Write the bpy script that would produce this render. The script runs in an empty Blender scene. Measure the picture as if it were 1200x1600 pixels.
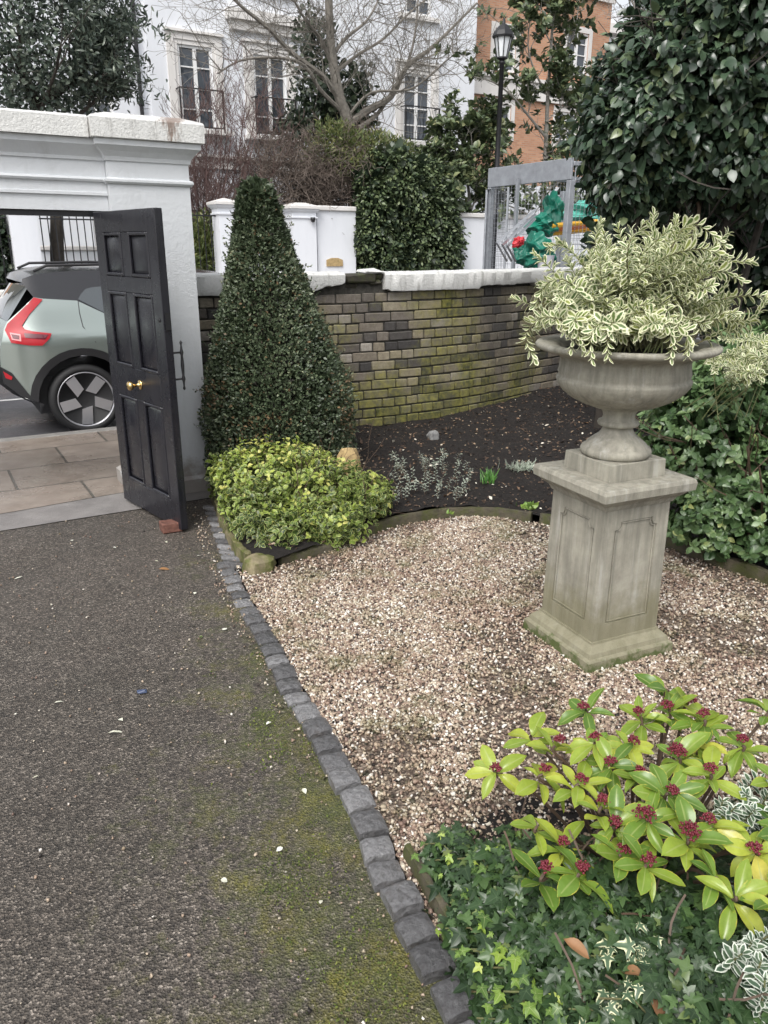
import bpy, math, random
import numpy as np
from mathutils import Vector, Matrix, geometry
random.seed(7); rng = np.random.default_rng(7)
SC = bpy.context.scene; COL = SC.collection
# ------------------------------------------------------------ camera, sky, sun, exposure
F = 1201.0; TH = math.radians(19); RO = math.radians(0.3); EYE = 1.75; AL = math.radians(30.8)
cam = bpy.data.objects.new('camera', bpy.data.cameras.new('camera')); COL.objects.link(cam)
cam.data.sensor_fit = 'VERTICAL'; cam.data.sensor_height = 36; cam.data.lens = F / 1600 * 36
cam.data.clip_start = 0.05; cam.data.clip_end = 2000
cam.matrix_world = Matrix.Translation((0, 0, EYE)) @ Matrix.Rotation(math.pi / 2 - TH, 4, 'X') @ Matrix.Rotation(RO, 4, 'Z')
SC.camera = cam
W = bpy.data.worlds.new("World"); SC.world = W; W.use_nodes = True
_n = W.node_tree; _bg = _n.nodes['Background']; _sky = _n.nodes.new('ShaderNodeTexSky'); _sky.sky_type = 'NISHITA'
SUN_EL = 52; SUN_AZ = 200      # azimuth measured clockwise from +Y
_sky.sun_disc = False; _sky.sun_elevation = math.radians(SUN_EL); _sky.sun_rotation = math.radians(SUN_AZ)
_sky.air_density = 1.0; _sky.dust_density = 4.0; _sky.ozone_density = 1.0
_hs = _n.nodes.new('ShaderNodeHueSaturation'); _hs.inputs['Saturation'].default_value = 0.22; _hs.inputs['Value'].default_value = 1.0
_n.links.new(_sky.outputs[0], _hs.inputs['Color']); _n.links.new(_hs.outputs[0], _bg.inputs[0]); _bg.inputs[1].default_value = 0.13
sun = bpy.data.objects.new('sun', bpy.data.lights.new('sun', 'SUN')); COL.objects.link(sun)
sun.data.energy = 0.9; sun.data.angle = math.radians(25); sun.data.color = (1, .97, .93)
sun.rotation_euler = (math.radians(90 - SUN_EL), 0, math.radians(180 - SUN_AZ))
SC.view_settings.view_transform = 'Standard'; SC.view_settings.look = 'None'
SC.view_settings.exposure = 0.95; SC.view_settings.gamma = 1
SC.cycles.max_bounces = 6; SC.cycles.diffuse_bounces = 3; SC.cycles.glossy_bounces = 3; SC.cycles.transmission_bounces = 3
SC.cycles.use_denoising = True
# ------------------------------------------------------------ surveying helpers (photo pixel -> world point at a known depth)
def ray(px, py):
    a = (px - 600) / F; b = (800 - py) / F
    dx = a * math.cos(RO) - b * math.sin(RO); dy = b * math.cos(RO) + a * math.sin(RO)
    return dx, math.cos(TH) + math.sin(TH) * dy, -math.sin(TH) + math.cos(TH) * dy
def G(px, py, z=0.0):
    r = ray(px, py); t = (z - EYE) / r[2]; return Vector((r[0] * t, r[1] * t, z))
def atY(px, py, Y):
    r = ray(px, py); t = Y / r[1]; return Vector((r[0] * t, Y, EYE + r[2] * t))
def xy(u, v, z=0.0): return Vector((u * math.cos(AL) - v * math.sin(AL), u * math.sin(AL) + v * math.cos(AL), z))
def uv(p): return (p[0] * math.cos(AL) + p[1] * math.sin(AL), -p[0] * math.sin(AL) + p[1] * math.cos(AL))
def atV(px, py, v):
    r = ray(px, py); v0 = uv(r)[1]; t = v / v0; return Vector((r[0] * t, r[1] * t, EYE + r[2] * t))
def UZ(px, py, v):
    p = atV(px, py, v); return uv(p)[0], p.z
US = Vector((math.cos(AL), math.sin(AL), 0)); UV_ = Vector((-math.sin(AL), math.cos(AL), 0)); UP = Vector((0, 0, 1))
def U(r0, r1): return random.uniform(r0, r1)
# ------------------------------------------------------------ materials
class NT:
    def __init__(s, name):
        s.m = bpy.data.materials.new(name); s.m.use_nodes = True; s.t = s.m.node_tree
        s.b = s.t.nodes['Principled BSDF']; s.out = s.t.nodes['Material Output']
    def n(s, typ, **k):
        nd = s.t.nodes.new(typ)
        for a, b in k.items(): setattr(nd, a, b)
        return nd
    def l(s, a, b): s.t.links.new(a, b)
    def coords(s, kind='Object'):
        if kind == 'World': return s.n('ShaderNodeNewGeometry').outputs['Position']
        return s.n('ShaderNodeTexCoord').outputs[kind]
    def noise(s, vec, scale, detail=4, rough=.6, dist=0):
        nd = s.n('ShaderNodeTexNoise'); nd.inputs['Scale'].default_value = scale; nd.inputs['Detail'].default_value = detail
        nd.inputs['Roughness'].default_value = rough; nd.inputs['Distortion'].default_value = dist
        s.l(vec, nd.inputs['Vector']); return nd.outputs['Fac']
    def vor(s, vec, scale, out='Color', feature='F1'):
        nd = s.n('ShaderNodeTexVoronoi', feature=feature); nd.inputs['Scale'].default_value = scale
        s.l(vec, nd.inputs['Vector']); return nd.outputs[out]
    def ramp(s, fac, stops, interp='LINEAR'):
        nd = s.n('ShaderNodeValToRGB'); cr = nd.color_ramp; cr.interpolation = interp
        while len(cr.elements) < len(stops): cr.elements.new(.5)
        for e, (p, c) in zip(cr.elements, stops):
            e.position = p; e.color = (c, c, c, 1) if isinstance(c, (int, float)) else (*c, 1)
        s.l(fac, nd.inputs['Fac']); return nd.outputs['Color']
    def mix(s, fac, a, b, blend='MIX'):
        nd = s.n('ShaderNodeMix', data_type='RGBA', blend_type=blend)
        for k, val in ((0, fac), (6, a), (7, b)):
            sock = nd.inputs[k]
            if isinstance(val, (int, float)): sock.default_value = val if k == 0 else (val, val, val, 1)
            elif isinstance(val, tuple): sock.default_value = (*val, 1)
            else: s.l(val, sock)
        return nd.outputs[2]
    def math(s, op, a, b=0.0, clamp=False):
        nd = s.n('ShaderNodeMath', operation=op); nd.use_clamp = clamp
        for sock, val in ((nd.inputs[0], a), (nd.inputs[1], b)):
            if isinstance(val, (int, float)): sock.default_value = val
            else: s.l(val, sock)
        return nd.outputs[0]
    def sep(s, vec):
        nd = s.n('ShaderNodeSeparateXYZ'); s.l(vec, nd.inputs[0]); return nd.outputs
    def attr(s, name):
        nd = s.n('ShaderNodeAttribute', attribute_name=name); return nd.outputs['Fac']
    def bump(s, h, strength=.4, dist=.01, prev=None):
        nd = s.n('ShaderNodeBump'); nd.inputs['Strength'].default_value = strength; nd.inputs['Distance'].default_value = dist
        s.l(h, nd.inputs['Height'])
        if prev is not None: s.l(prev, nd.inputs['Normal'])
        s.l(nd.outputs[0], s.b.inputs['Normal']); return nd.outputs[0]
    def base(s, c):
        if isinstance(c, tuple): s.b.inputs['Base Color'].default_value = (*c, 1)
        else: s.l(c, s.b.inputs['Base Color'])
    def rough(s, r):
        if isinstance(r, (int, float)): s.b.inputs['Roughness'].default_value = r
        else: s.l(r, s.b.inputs['Roughness'])
M = {}
def simple(name, c1, c2=None, scale=6, rough=.6, bump=0.0, bscale=60, metal=0, spec=.5, coat=0):
    t = NT(name); P = t.coords('World')
    c2 = c2 or tuple(x * .75 for x in c1)
    t.base(t.mix(t.ramp(t.noise(P, scale, 6, .65), [(.3, 0.), (.7, 1.)]), c1, c2))
    t.rough(t.math('ADD', t.math('MULTIPLY', t.noise(P, scale * 2.3), .25), rough - .125))
    t.b.inputs['Metallic'].default_value = metal; t.b.inputs['Specular IOR Level'].default_value = spec
    t.b.inputs['Coat Weight'].default_value = coat
    if bump: t.bump(t.noise(P, bscale, 8, .7), bump, .01)
    M[name] = t.m; return t
def leafmat(name, stops, edge=None, epos=(.45, .62), rough=.4, trans=.25, mid=None, spec=.5):
    t = NT(name); P = t.coords('World'); r = t.attr('rnd')
    c = t.ramp(r, stops)
    c = t.mix(t.ramp(t.noise(P, 55, 3), [(.35, 0.), (.7, .45)]), c, t.mix(1.0, c, (.6, .66, .5), 'MULTIPLY'))
    if mid: c = t.mix(t.ramp(t.attr('edge'), [(.0, .6), (.14, 0.)]), c, mid)
    if edge:
        e = t.math('ADD', t.attr('edge'), t.math('MULTIPLY', t.math('SUBTRACT', t.noise(P, 90, 2), .5), .5))
        c = t.mix(t.ramp(e, [(epos[0], 0.), (epos[1], 1.)]), c, edge)
    t.base(c); t.rough(rough); t.b.inputs['Specular IOR Level'].default_value = spec
    tr = t.n('ShaderNodeBsdfTranslucent'); t.l(c, tr.inputs[0]); mx = t.n('ShaderNodeMixShader'); mx.inputs[0].default_value = trans
    t.l(t.b.outputs[0], mx.inputs[1]); t.l(tr.outputs[0], mx.inputs[2]); t.l(mx.outputs[0], t.out.inputs[0])
    M[name] = t.m
# ------------------------------------------------------------ object helpers
ORG = {}
def tag(o, label=None, cat=None, group=None, kind=None):
    if label: o['label'] = label
    if cat: o['category'] = cat
    if group: o['group'] = group
    if kind: o['kind'] = kind
    return o
def thing(name, loc, label, cat, group=None, rz=0):
    o = bpy.data.objects.new(name, None); COL.objects.link(o); o.location = loc; o.rotation_euler = (0, 0, rz); o.empty_display_size = .1
    ORG[o] = Vector(loc); return tag(o, label, cat, group)
def np_mesh(name, V, faces=None, quads=None, tris=None, attrs=None, smooth=False):
    me = bpy.data.meshes.new(name)
    if faces is not None: me.from_pydata([tuple(v) for v in V], [], faces)
    else:
        fs = []; tot = []
        if quads is not None and len(quads): fs.append(np.asarray(quads).ravel()); tot.append(np.full(len(quads), 4))
        if tris is not None and len(tris): fs.append(np.asarray(tris).ravel()); tot.append(np.full(len(tris), 3))
        loops = np.concatenate(fs).astype(np.int32); tot = np.concatenate(tot).astype(np.int32)
        st = np.concatenate(([0], np.cumsum(tot)[:-1])).astype(np.int32)
        me.vertices.add(len(V)); me.vertices.foreach_set('co', np.asarray(V, dtype=np.float32).ravel())
        me.loops.add(len(loops)); me.loops.foreach_set('vertex_index', loops)
        me.polygons.add(len(tot)); me.polygons.foreach_set('loop_start', st); me.polygons.foreach_set('loop_total', tot)
        me.update(calc_edges=True)
    if attrs:
        for k, a in attrs.items():
            at = me.attributes.new(k, 'FLOAT', 'POINT'); at.data.foreach_set('value', np.asarray(a, dtype=np.float32))
    if smooth: me.polygons.foreach_set('use_smooth', np.ones(len(me.polygons), dtype=bool))
    return me
def link(name, me, m, parent=None, origin=None):
    """verts are in world space; move them so that the object's origin is its parent's base (or its own)"""
    o = bpy.data.objects.new(name, me); COL.objects.link(o)
    if m is not None:
        for x in (m if isinstance(m, (list, tuple)) else [m]): me.materials.append(M[x] if isinstance(x, str) else x)
    if parent is not None: off = ORG[parent]; o.parent = parent
    else:
        off = Vector(origin) if origin is not None else Vector((0, 0, 0)); o.location = off
    ORG[o] = off
    if off.length > 0: me.transform(Matrix.Translation(-off))
    return o
class MB:
    def __init__(s): s.v = []; s.f = []; s.r = []; s.cur = 0.5; s.mi = []; s.mat = 0
    def add(s, vs, fs):
        k = len(s.v); s.v += [Vector(p) for p in vs]; s.r += [s.cur] * len(vs)
        s.f += [tuple(i + k for i in f) for f in fs]; s.mi += [s.mat] * len(fs); return s
    def hexa(s, P):   # 8 corners: bottom 4 ccw, top 4 ccw
        return s.add(P, [(3, 2, 1, 0), (4, 5, 6, 7), (0, 1, 5, 4), (1, 2, 6, 5), (2, 3, 7, 6), (3, 0, 4, 7)])
    def box(s, c, size, X=Vector((1, 0, 0)), Y=Vector((0, 1, 0)), Z=UP, taper=1.0):
        c = Vector(c); a, b, h = (x / 2 for x in size); P = []
        for dz, k in ((-h, 1), (h, taper)):
            for i, j in ((-1, -1), (1, -1), (1, 1), (-1, 1)): P.append(c + X * (i * a * k) + Y * (j * b * k) + Z * dz)
        return s.hexa(P)
    def bbox(s, c, size, X=Vector((1, 0, 0)), Y=Vector((0, 1, 0)), Z=UP, b=.006, jit=0):   # box with chamfered edges
        c = Vector(c); h = [x / 2 for x in size]; ax = (X, Y, Z); idx = {}; vs = []
        for sx in (-1, 1):
            for sy in (-1, 1):
                for sz in (-1, 1):
                    sg = (sx, sy, sz); j = Vector((U(-jit, jit), U(-jit, jit), U(-jit, jit)))
                    for k in range(3):
                        p = c + j
                        for q in range(3): p = p + ax[q] * sg[q] * (h[q] - (0 if q == k else b))
                        idx[sg, k] = len(vs); vs.append(p)
        fs = []
        for k in range(3):
            a1, a2 = (k + 1) % 3, (k + 2) % 3
            for sg in (-1, 1):
                r = []
                for p, q in ((-1, -1), (1, -1), (1, 1), (-1, 1)):
                    t = [0, 0, 0]; t[k] = sg; t[a1] = p; t[a2] = q; r.append(idx[tuple(t), k])
                fs.append(tuple(r) if sg > 0 else tuple(reversed(r)))
        for k in range(3):      # edges parallel to axis k
            a1, a2 = (k + 1) % 3, (k + 2) % 3
            for p in (-1, 1):
                for q in (-1, 1):
                    t0 = [0] * 3; t1 = [0] * 3; t0[k] = -1; t1[k] = 1; t0[a1] = t1[a1] = p; t0[a2] = t1[a2] = q
                    fs.append((idx[tuple(t0), a1], idx[tuple(t1), a1], idx[tuple(t1), a2], idx[tuple(t0), a2]))
        for sx in (-1, 1):
            for sy in (-1, 1):
                for sz in (-1, 1): fs.append(tuple(idx[(sx, sy, sz), k] for k in range(3)))
        return s.add(vs, fs)
    def uvbox(s, u0, u1, v0, v1, z0, z1, b=0):
        c = xy((u0 + u1) / 2, (v0 + v1) / 2, (z0 + z1) / 2); sz = (abs(u1 - u0), abs(v1 - v0), abs(z1 - z0))
        return s.bbox(c, sz, US, UV_, UP, b) if b else s.box(c, sz, US, UV_)
    def tube(s, pts, rad, n=6, cap=True):
        pts = [Vector(p) for p in pts]
        if isinstance(rad, (int, float)): rad = [rad] * len(pts)
        k0 = len(s.v); ref = None; vs = []
        for i, p in enumerate(pts):
            d = (pts[min(i + 1, len(pts) - 1)] - pts[max(i - 1, 0)]).normalized()
            if ref is None: ref = d.orthogonal().normalized()
            a = (ref - d * ref.dot(d)); a = a.normalized() if a.length > 1e-6 else d.orthogonal().normalized(); ref = a; bb = d.cross(a)
            for j in range(n):
                t = 2 * math.pi * j / n; vs.append(p + (a * math.cos(t) + bb * math.sin(t)) * rad[i])
        fs = [(i * n + j, i * n + (j + 1) % n, (i + 1) * n + (j + 1) % n, (i + 1) * n + j) for i in range(len(pts) - 1) for j in range(n)]
        if cap: fs += [tuple(reversed(range(n))), tuple(range((len(pts) - 1) * n, len(pts) * n))]
        return s.add(vs, fs)
    def lathe(s, prof, n=32, c=(0, 0, 0), A=UP, ref=None, f=None):
        c = Vector(c); a = (ref or A.orthogonal()).normalized(); bb = A.cross(a); vs = []
        for i, (r, z) in enumerate(prof):
            for j in range(n):
                t = 2 * math.pi * j / n; rr = r * (f(t, z, r) if f else 1); vs.append(c + A * z + (a * math.cos(t) + bb * math.sin(t)) * rr)
        fs = [(i * n + j, i * n + (j + 1) % n, (i + 1) * n + (j + 1) % n, (i + 1) * n + j) for i in range(len(prof) - 1) for j in range(n)]
        fs += [tuple(reversed(range(n))), tuple(range((len(prof) - 1) * n, len(prof) * n))]
        return s.add(vs, fs)
    def prism(s, poly, O, X, Y, N, d0, d1):   # 2D polygon in the X,Y frame pushed along N
        n = len(poly); O = Vector(O)
        vs = [O + X * a + Y * b + N * d0 for a, b in poly] + [O + X * a + Y * b + N * d1 for a, b in poly]
        return s.add(vs, [tuple(reversed(range(n))), tuple(range(n, 2 * n))] + [(i, (i + 1) % n, n + (i + 1) % n, n + i) for i in range(n)])
    def build(s, name, m, parent=None, origin=None, smooth=False, angle=None, sub=0):
        me = np_mesh(name, s.v, faces=s.f, attrs={'rnd': s.r})
        if any(s.mi): me.polygons.foreach_set('material_index', s.mi)
        if smooth or angle:
            me.polygons.foreach_set('use_smooth', [True] * len(me.polygons))
            if angle: me.set_sharp_from_angle(angle=math.radians(angle))
        me.update()
        return link(name, me, m, parent, origin)
def fillet_normals(o):
    import bmesh
    bm = bmesh.new(); bm.from_mesh(o.data); bmesh.ops.recalc_face_normals(bm, faces=bm.faces); bm.to_mesh(o.data); bm.free(); return o
def fbm(x, y, z=0.0, oct=4, seed=0):
    """cheap value noise, works on numpy arrays"""
    x = np.asarray(x, float); y = np.asarray(y, float); z = np.asarray(z, float) + np.zeros_like(x); tot = np.zeros_like(x); amp = .5; f = 1.0
    def h(i, j, k): 
        q = np.sin(i * 127.1 + j * 311.7 + k * 74.7 + seed * 13.7) * 43758.5453; return q - np.floor(q)
    for _ in range(oct):
        X, Y, Z = x * f, y * f, z * f; i, j, k = np.floor(X), np.floor(Y), np.floor(Z); a, b, c = X - i, Y - j, Z - k
        a = a * a * (3 - 2 * a); b = b * b * (3 - 2 * b); c = c * c * (3 - 2 * c); r = 0
        for di in (0, 1):
            for dj in (0, 1):
                for dk in (0, 1):
                    r = r + h(i + di, j + dj, k + dk) * (a if di else 1 - a) * (b if dj else 1 - b) * (c if dk else 1 - c)
        tot += amp * r; amp *= .5; f *= 2.03
    return tot
# ------------------------------------------------------------ leaf clouds
def T_blade(rows=4, wmax=.3, peak=.5, fold=.25, droop=.25, cols=3, wav=0.0, tip=1.0):
    V = []; E = []; Fq = []
    for i in range(rows + 1):
        t = i / rows
        w = wmax * (math.sin(math.pi * t ** (math.log(.5) / math.log(peak))) ** .75 if 0 < t < 1 else 0.015)
        for j in range(cols):
            q = -1 + 2 * j / (cols - 1); V.append((q * w, t, abs(q) * w * fold - droop * t * t + wav * math.sin(t * 9 + q * 2) * abs(q)))
            E.append(1.0 if (i == rows) else abs(q))
    for i in range(rows):
        for j in range(cols - 1): a = i * cols + j; Fq.append((a, a + 1, a + cols + 1, a + cols))
    return np.array(V), np.array(E), np.array(Fq), None
def T_ivy():
    pts = [(0, .06), (.12, -.1), (.30, -.04), (.26, .1), (.40, .14), (.62, .34), (.34, .38), (.22, .46), (.17, .72), (0, 1.0)]
    out = pts + [(-a, b) for a, b in reversed(pts[1:-1])]
    V = [(0, .18, .0)] + [(a, b, .10 * abs(a) * (abs(a) < .35) - .28 * (a * a + (b - .2) ** 2)) for a, b in out]
    n = len(out); E = [0.0] + [0.05 if (abs(abs(a) - .62) < .01 or abs(abs(a) - .30) < .01 or b == 1.0) else 1.0 for a, b in out]
    return np.array(V), np.array(E), None, np.array([(0, 1 + i, 1 + (i + 1) % n) for i in range(n)])
def T_kite():
    return np.array([(0, 0, 0), (.3, .45, .06), (0, 1, -.12), (-.3, .45, .06)]), np.array([0., 1, 1, 1]), None, np.array([(0, 1, 2), (0, 2, 3)])
LT = {'oval': T_blade(4, .27, .5), 'ovalhi': T_blade(8, .215, .6, .38, .3, 5, .02), 'round': T_blade(4, .38, .5, .2, .2), 'narrow': T_blade(3, .13, .5), 'ivy': T_ivy(), 'kite': T_kite(),
      'strap': T_blade(5, .05, .5, .3, .5)}
def leaf_mesh(name, tmpl, P, D, N, S, rnd=None, curl=None):
    V, E, Q, T = LT[tmpl] if isinstance(tmpl, str) else tmpl
    P = np.asarray(P, float); D = np.asarray(D, float); N = np.asarray(N, float); n = len(P); S = np.broadcast_to(np.asarray(S, float), (n,))
    D = D / (np.linalg.norm(D, axis=1, keepdims=True) + 1e-9); N = N - D * (N * D).sum(1, keepdims=True)
    ln = np.linalg.norm(N, axis=1, keepdims=True); N = np.where(ln < 1e-3, np.cross(D, rng.normal(size=(n, 3))), N); N /= np.linalg.norm(N, axis=1, keepdims=True) + 1e-9
    X = np.cross(D, N)
    w = rng.uniform(.8, 1.2, n); cz = rng.uniform(.3, 1.9, n)
    co = P[:, None, :] + S[:, None, None] * (X[:, None, :] * (V[None, :, 0:1] * w[:, None, None]) + D[:, None, :] * V[None, :, 1:2] + N[:, None, :] * (V[None, :, 2:3] * cz[:, None, None]))
    m = len(V); off = (np.arange(n) * m)[:, None, None]
    rnd = rng.random(n) if rnd is None else np.asarray(rnd)
    return np_mesh(name, co.reshape(-1, 3), quads=None if Q is None else (Q[None] + off).reshape(-1, 4), tris=None if T is None else (T[None] + off).reshape(-1, 3),
                   attrs={'rnd': np.repeat(rnd, m), 'edge': np.tile(E, n)}, smooth=True)
def sphere_dirs(n):
    d = rng.normal(size=(n, 3)); return d / np.linalg.norm(d, axis=1, keepdims=True)
def blobs(n, bl, depth=.18, lump=.15, lf=3.0, cut=.75, zmin=-9):
    """points near the surface of a union of lumpy ellipsoids; returns P and outward direction"""
    C = np.array([b[0] for b in bl], float); R = np.array([b[1] for b in bl], float)
    area = (R[:, 0] * R[:, 1] + R[:, 1] * R[:, 2] + R[:, 0] * R[:, 2]); pr = area / area.sum(); Po = []; Do = []; got = 0
    while got < n:
        k = rng.choice(len(bl), size=n, p=pr); d = sphere_dirs(n)
        s = 1 + lump * 2 * (fbm(d[:, 0] * lf + k, d[:, 1] * lf, d[:, 2] * lf, 3) - .45)
        s = s * (1 - np.abs(rng.normal(size=n)) * depth)
        p = C[k] + d * R[k] * s[:, None]; ok = p[:, 2] > zmin
        for i in range(len(bl)):
            q = np.linalg.norm((p - C[i]) / R[i], axis=1); ok &= (k == i) | (q > cut)
        nd = d / R[k]; nd /= np.linalg.norm(nd, axis=1, keepdims=True); Po.append(p[ok]); Do.append(nd[ok]); got += ok.sum()
    return np.concatenate(Po)[:n], np.concatenate(Do)[:n]
def leaves(name, m, tmpl, P, out, size, parent=None, origin=None, up=.4, rand=.7, flat=.5, sv=.25, rnd=None):
    n = len(P); D = out + rand * sphere_dirs(n) + np.array([0, 0, up]); N = out * (1 - flat) + np.array([0, 0, 1.]) * flat + .45 * sphere_dirs(n)
    S = size * rng.uniform(1 - sv, 1 + sv, n)
    return link(name, leaf_mesh(name, tmpl, P, D, N, S, rnd), m, parent, origin)
def branch(mb, p, d, L, r, depth, spread=.7, up=.15, n=5, kids=(3, 5), wob=.25, tips=None, shrink=.62, minr=.003, sides=5):
    pts = [Vector(p)]; rads = [r]; d = Vector(d).normalized(); seg = L / n
    for i in range(n):
        d = (d + Vector((U(-1, 1), U(-1, 1), U(-1, 1))) * wob + UP * up * .3).normalized(); pts.append(pts[-1] + d * seg); rads.append(max(minr, r * (1 - .6 * (i + 1) / n)))
    mb.tube(pts, rads, sides if depth > 0 else 3, cap=False)
    if tips is not None and depth <= 1: tips.append((pts[-1], d.copy())); tips.append((pts[len(pts) // 2], d.copy()))
    if depth > 0:
        for _ in range(random.randint(*kids)):
            i = random.randint(1, n); a = (pts[i] - pts[i - 1]).normalized(); side = (a.cross(Vector((U(-1, 1), U(-1, 1), U(-1, 1))))).normalized()
            branch(mb, pts[i], a * (1 - spread * .5) + side * spread + UP * up, L * shrink * U(.7, 1.15), max(minr, rads[i] * .6), depth - 1, spread, up, max(3, n - 1), kids, wob, tips, shrink, minr, sides)
# ============================================================ MATERIAL LIBRARY
def make_tarmac():
    t = NT('tarmac'); P = t.coords('World')
    chip = t.vor(P, 150); chs = t.sep(chip)[0]
    col = t.ramp(chs, [(0, (.036, .031, .027)), (.4, (.078, .068, .058)), (.75, (.14, .122, .104)), (.93, (.21, .185, .16)), (1, (.38, .34, .30))])
    col = t.mix(1., col, t.ramp(t.noise(P, 260, 3, .7), [(.3, (.42, .42, .42)), (.68, (1.6, 1.55, 1.5))]), 'MULTIPLY')
    col = t.mix(t.ramp(t.noise(P, 1.3, 5, .6), [(.35, 0.), (.7, .75)]), col, t.mix(1., col, (.6, .62, .6), 'MULTIPLY'))
    col = t.mix(t.ramp(t.noise(P, 6, 5, .7), [(.4, 0.), (.75, .55)]), col, t.mix(1., col, (.66, .6, .58), 'MULTIPLY'))
    # moss follows the sett edge: large toward the near right, fading to the far left
    pos = t.sep(P); edge = t.math('ADD', t.math('MULTIPLY', pos[1], -.285), .42)      # x of the sett line, roughly
    dist = t.math('SUBTRACT', edge, pos[0])                                            # metres left of the setts
    far = t.math('MULTIPLY', t.math('SUBTRACT', 3.0, pos[1]), .36)
    near = t.math('SUBTRACT', t.math('ADD', .80, t.math('MULTIPLY', far, .35)), t.math('MULTIPLY', dist, .8))
    nz = t.math('ADD', t.math('MULTIPLY', t.noise(P, 3.2, 6, .7), 1.3), t.math('MULTIPLY', t.noise(P, 26, 4, .7), .75))
    mm = t.math('ADD', nz, t.math('MULTIPLY', near, .62))
    mask = t.ramp(t.math('SUBTRACT', mm, 1.06), [(.28, 0.), (.66, .72)])
    mcol = t.mix(t.ramp(t.noise(P, 130, 4, .7), [(.35, 0.), (.65, 1.)]), (.03, .042, .011), (.14, .16, .03))
    mcol = t.mix(t.ramp(t.noise(P, 5, 3), [(.45, 0.), (.6, .8)]), mcol, t.mix(1., mcol, (1.9, 1.5, 1.0), 'MULTIPLY'))
    col = t.mix(mask, col, mcol); t.base(col)
    t.rough(t.ramp(t.noise(P, 2.0, 4), [(.3, .42), (.7, .75)]))
    h = t.math('ADD', t.vor(P, 150, 'Distance'), t.math('MULTIPLY', t.noise(P, 420, 3), .5))
    t.bump(h, 1.0, .008); M['tarmac'] = t.m
make_tarmac()
t = NT('road_asphalt'); P = t.coords('World')
t.base(t.mix(t.ramp(t.noise(P, 1.1, 6, .7), [(.35, 0.), (.7, 1.)]), t.ramp(t.sep(t.vor(P, 110))[0], [(0, (.03, .03, .034)), (1, (.13, .13, .14))]), (.05, .05, .058)))
t.rough(t.ramp(t.noise(P, .9, 4), [(.35, .2), (.7, .6)])); t.bump(t.noise(P, 160, 3), .4, .006); M['road_asphalt'] = t.m
# york stone paving: joints in street coordinates
t = NT('york_paving'); P = t.coords('World')
mp = t.n('ShaderNodeMapping'); mp.inputs['Rotation'].default_value = (0, 0, -AL); t.l(P, mp.inputs[0])
br = t.n('ShaderNodeTexBrick'); br.offset = .5; br.inputs['Scale'].default_value = 1; br.inputs['Brick Width'].default_value = .92; br.inputs['Row Height'].default_value = .62
br.inputs['Mortar Size'].default_value = .012; br.inputs['Mortar Smooth'].default_value = .3; br.inputs['Bias'].default_value = 0
br.inputs['Color1'].default_value = (.22, .185, .155, 1); br.inputs['Color2'].default_value = (.30, .25, .21, 1); br.inputs['Mortar'].default_value = (.10, .09, .075, 1)
t.l(mp.outputs[0], br.inputs[0])
c = t.mix(t.ramp(t.noise(P, 5, 7, .7), [(.35, 0.), (.7, .8)]), br.outputs[0], t.mix(1., br.outputs[0], (.6, .57, .55), 'MULTIPLY')); t.base(c)
t.rough(t.ramp(t.noise(P, 1.7, 5), [(.35, .16), (.65, .55)])); t.bump(t.math('SUBTRACT', t.noise(P, 30, 5), t.math('MULTIPLY', br.outputs[1], 1.5)), .35, .006); M['york_paving'] = t.m
simple('threshold_concrete', (.25, .235, .225), (.15, .14, .135), 4, .5, .5, 60)
simple('kerb_stone', (.28, .27, .25), (.18, .17, .16), 8, .5, .4, 40)
simple('earth_base', (.10, .09, .07), (.06, .06, .045), 1, .9)
simple('line_paint', (.6, .6, .58), (.4, .4, .4), 12, .5)
t = NT('soil'); P = t.coords('World')
t.base(t.ramp(t.noise(P, 40, 8, .75), [(.3, (.005, .0035, .003)), (.55, (.013, .009, .007)), (.72, (.032, .022, .018)), (.82, (.11, .08, .065))]))
t.rough(.9); t.bump(t.noise(P, 45, 10, .75), 1., .03); M['soil'] = t.m
t = NT('gravel_base'); P = t.coords('World')
t.base(t.ramp(t.sep(t.vor(P, 95))[0], [(0, (.05, .035, .025)), (.5, (.14, .105, .08)), (1, (.32, .26, .2))])); t.rough(.8); t.bump(t.vor(P, 95, 'Distance'), 1., .01); M['gravel_base'] = t.m
t = NT('pebble'); P = t.coords('World'); r = t.attr('rnd')
c = t.ramp(r, [(0, (.02, .016, .014)), (.14, (.06, .045, .035)), (.3, (.19, .13, .105)), (.5, (.34, .25, .19)), (.72, (.47, .39, .29)), (.9, (.62, .56, .45)), (1, (.82, .79, .72))])
c = t.mix(t.ramp(t.noise(P, 1.6, 5, .7), [(.42, 0.), (.7, .75)]), c, t.mix(1., c, (.55, .42, .38), 'MULTIPLY'))
c = t.mix(t.ramp(t.noise(P, 3.1, 5, .75), [(.50, 0.), (.68, .6)]), c, (.13, .14, .05))
t.base(c); t.rough(.6); M['pebble'] = t.m
t = NT('litter'); r = t.attr('rnd')
t.base(t.ramp(r, [(0, (.03, .02, .015)), (.35, (.09, .055, .035)), (.6, (.16, .1, .06)), (.8, (.35, .27, .18)), (1, (.75, .72, .62))])); t.rough(.7); M['litter'] = t.m
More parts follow.
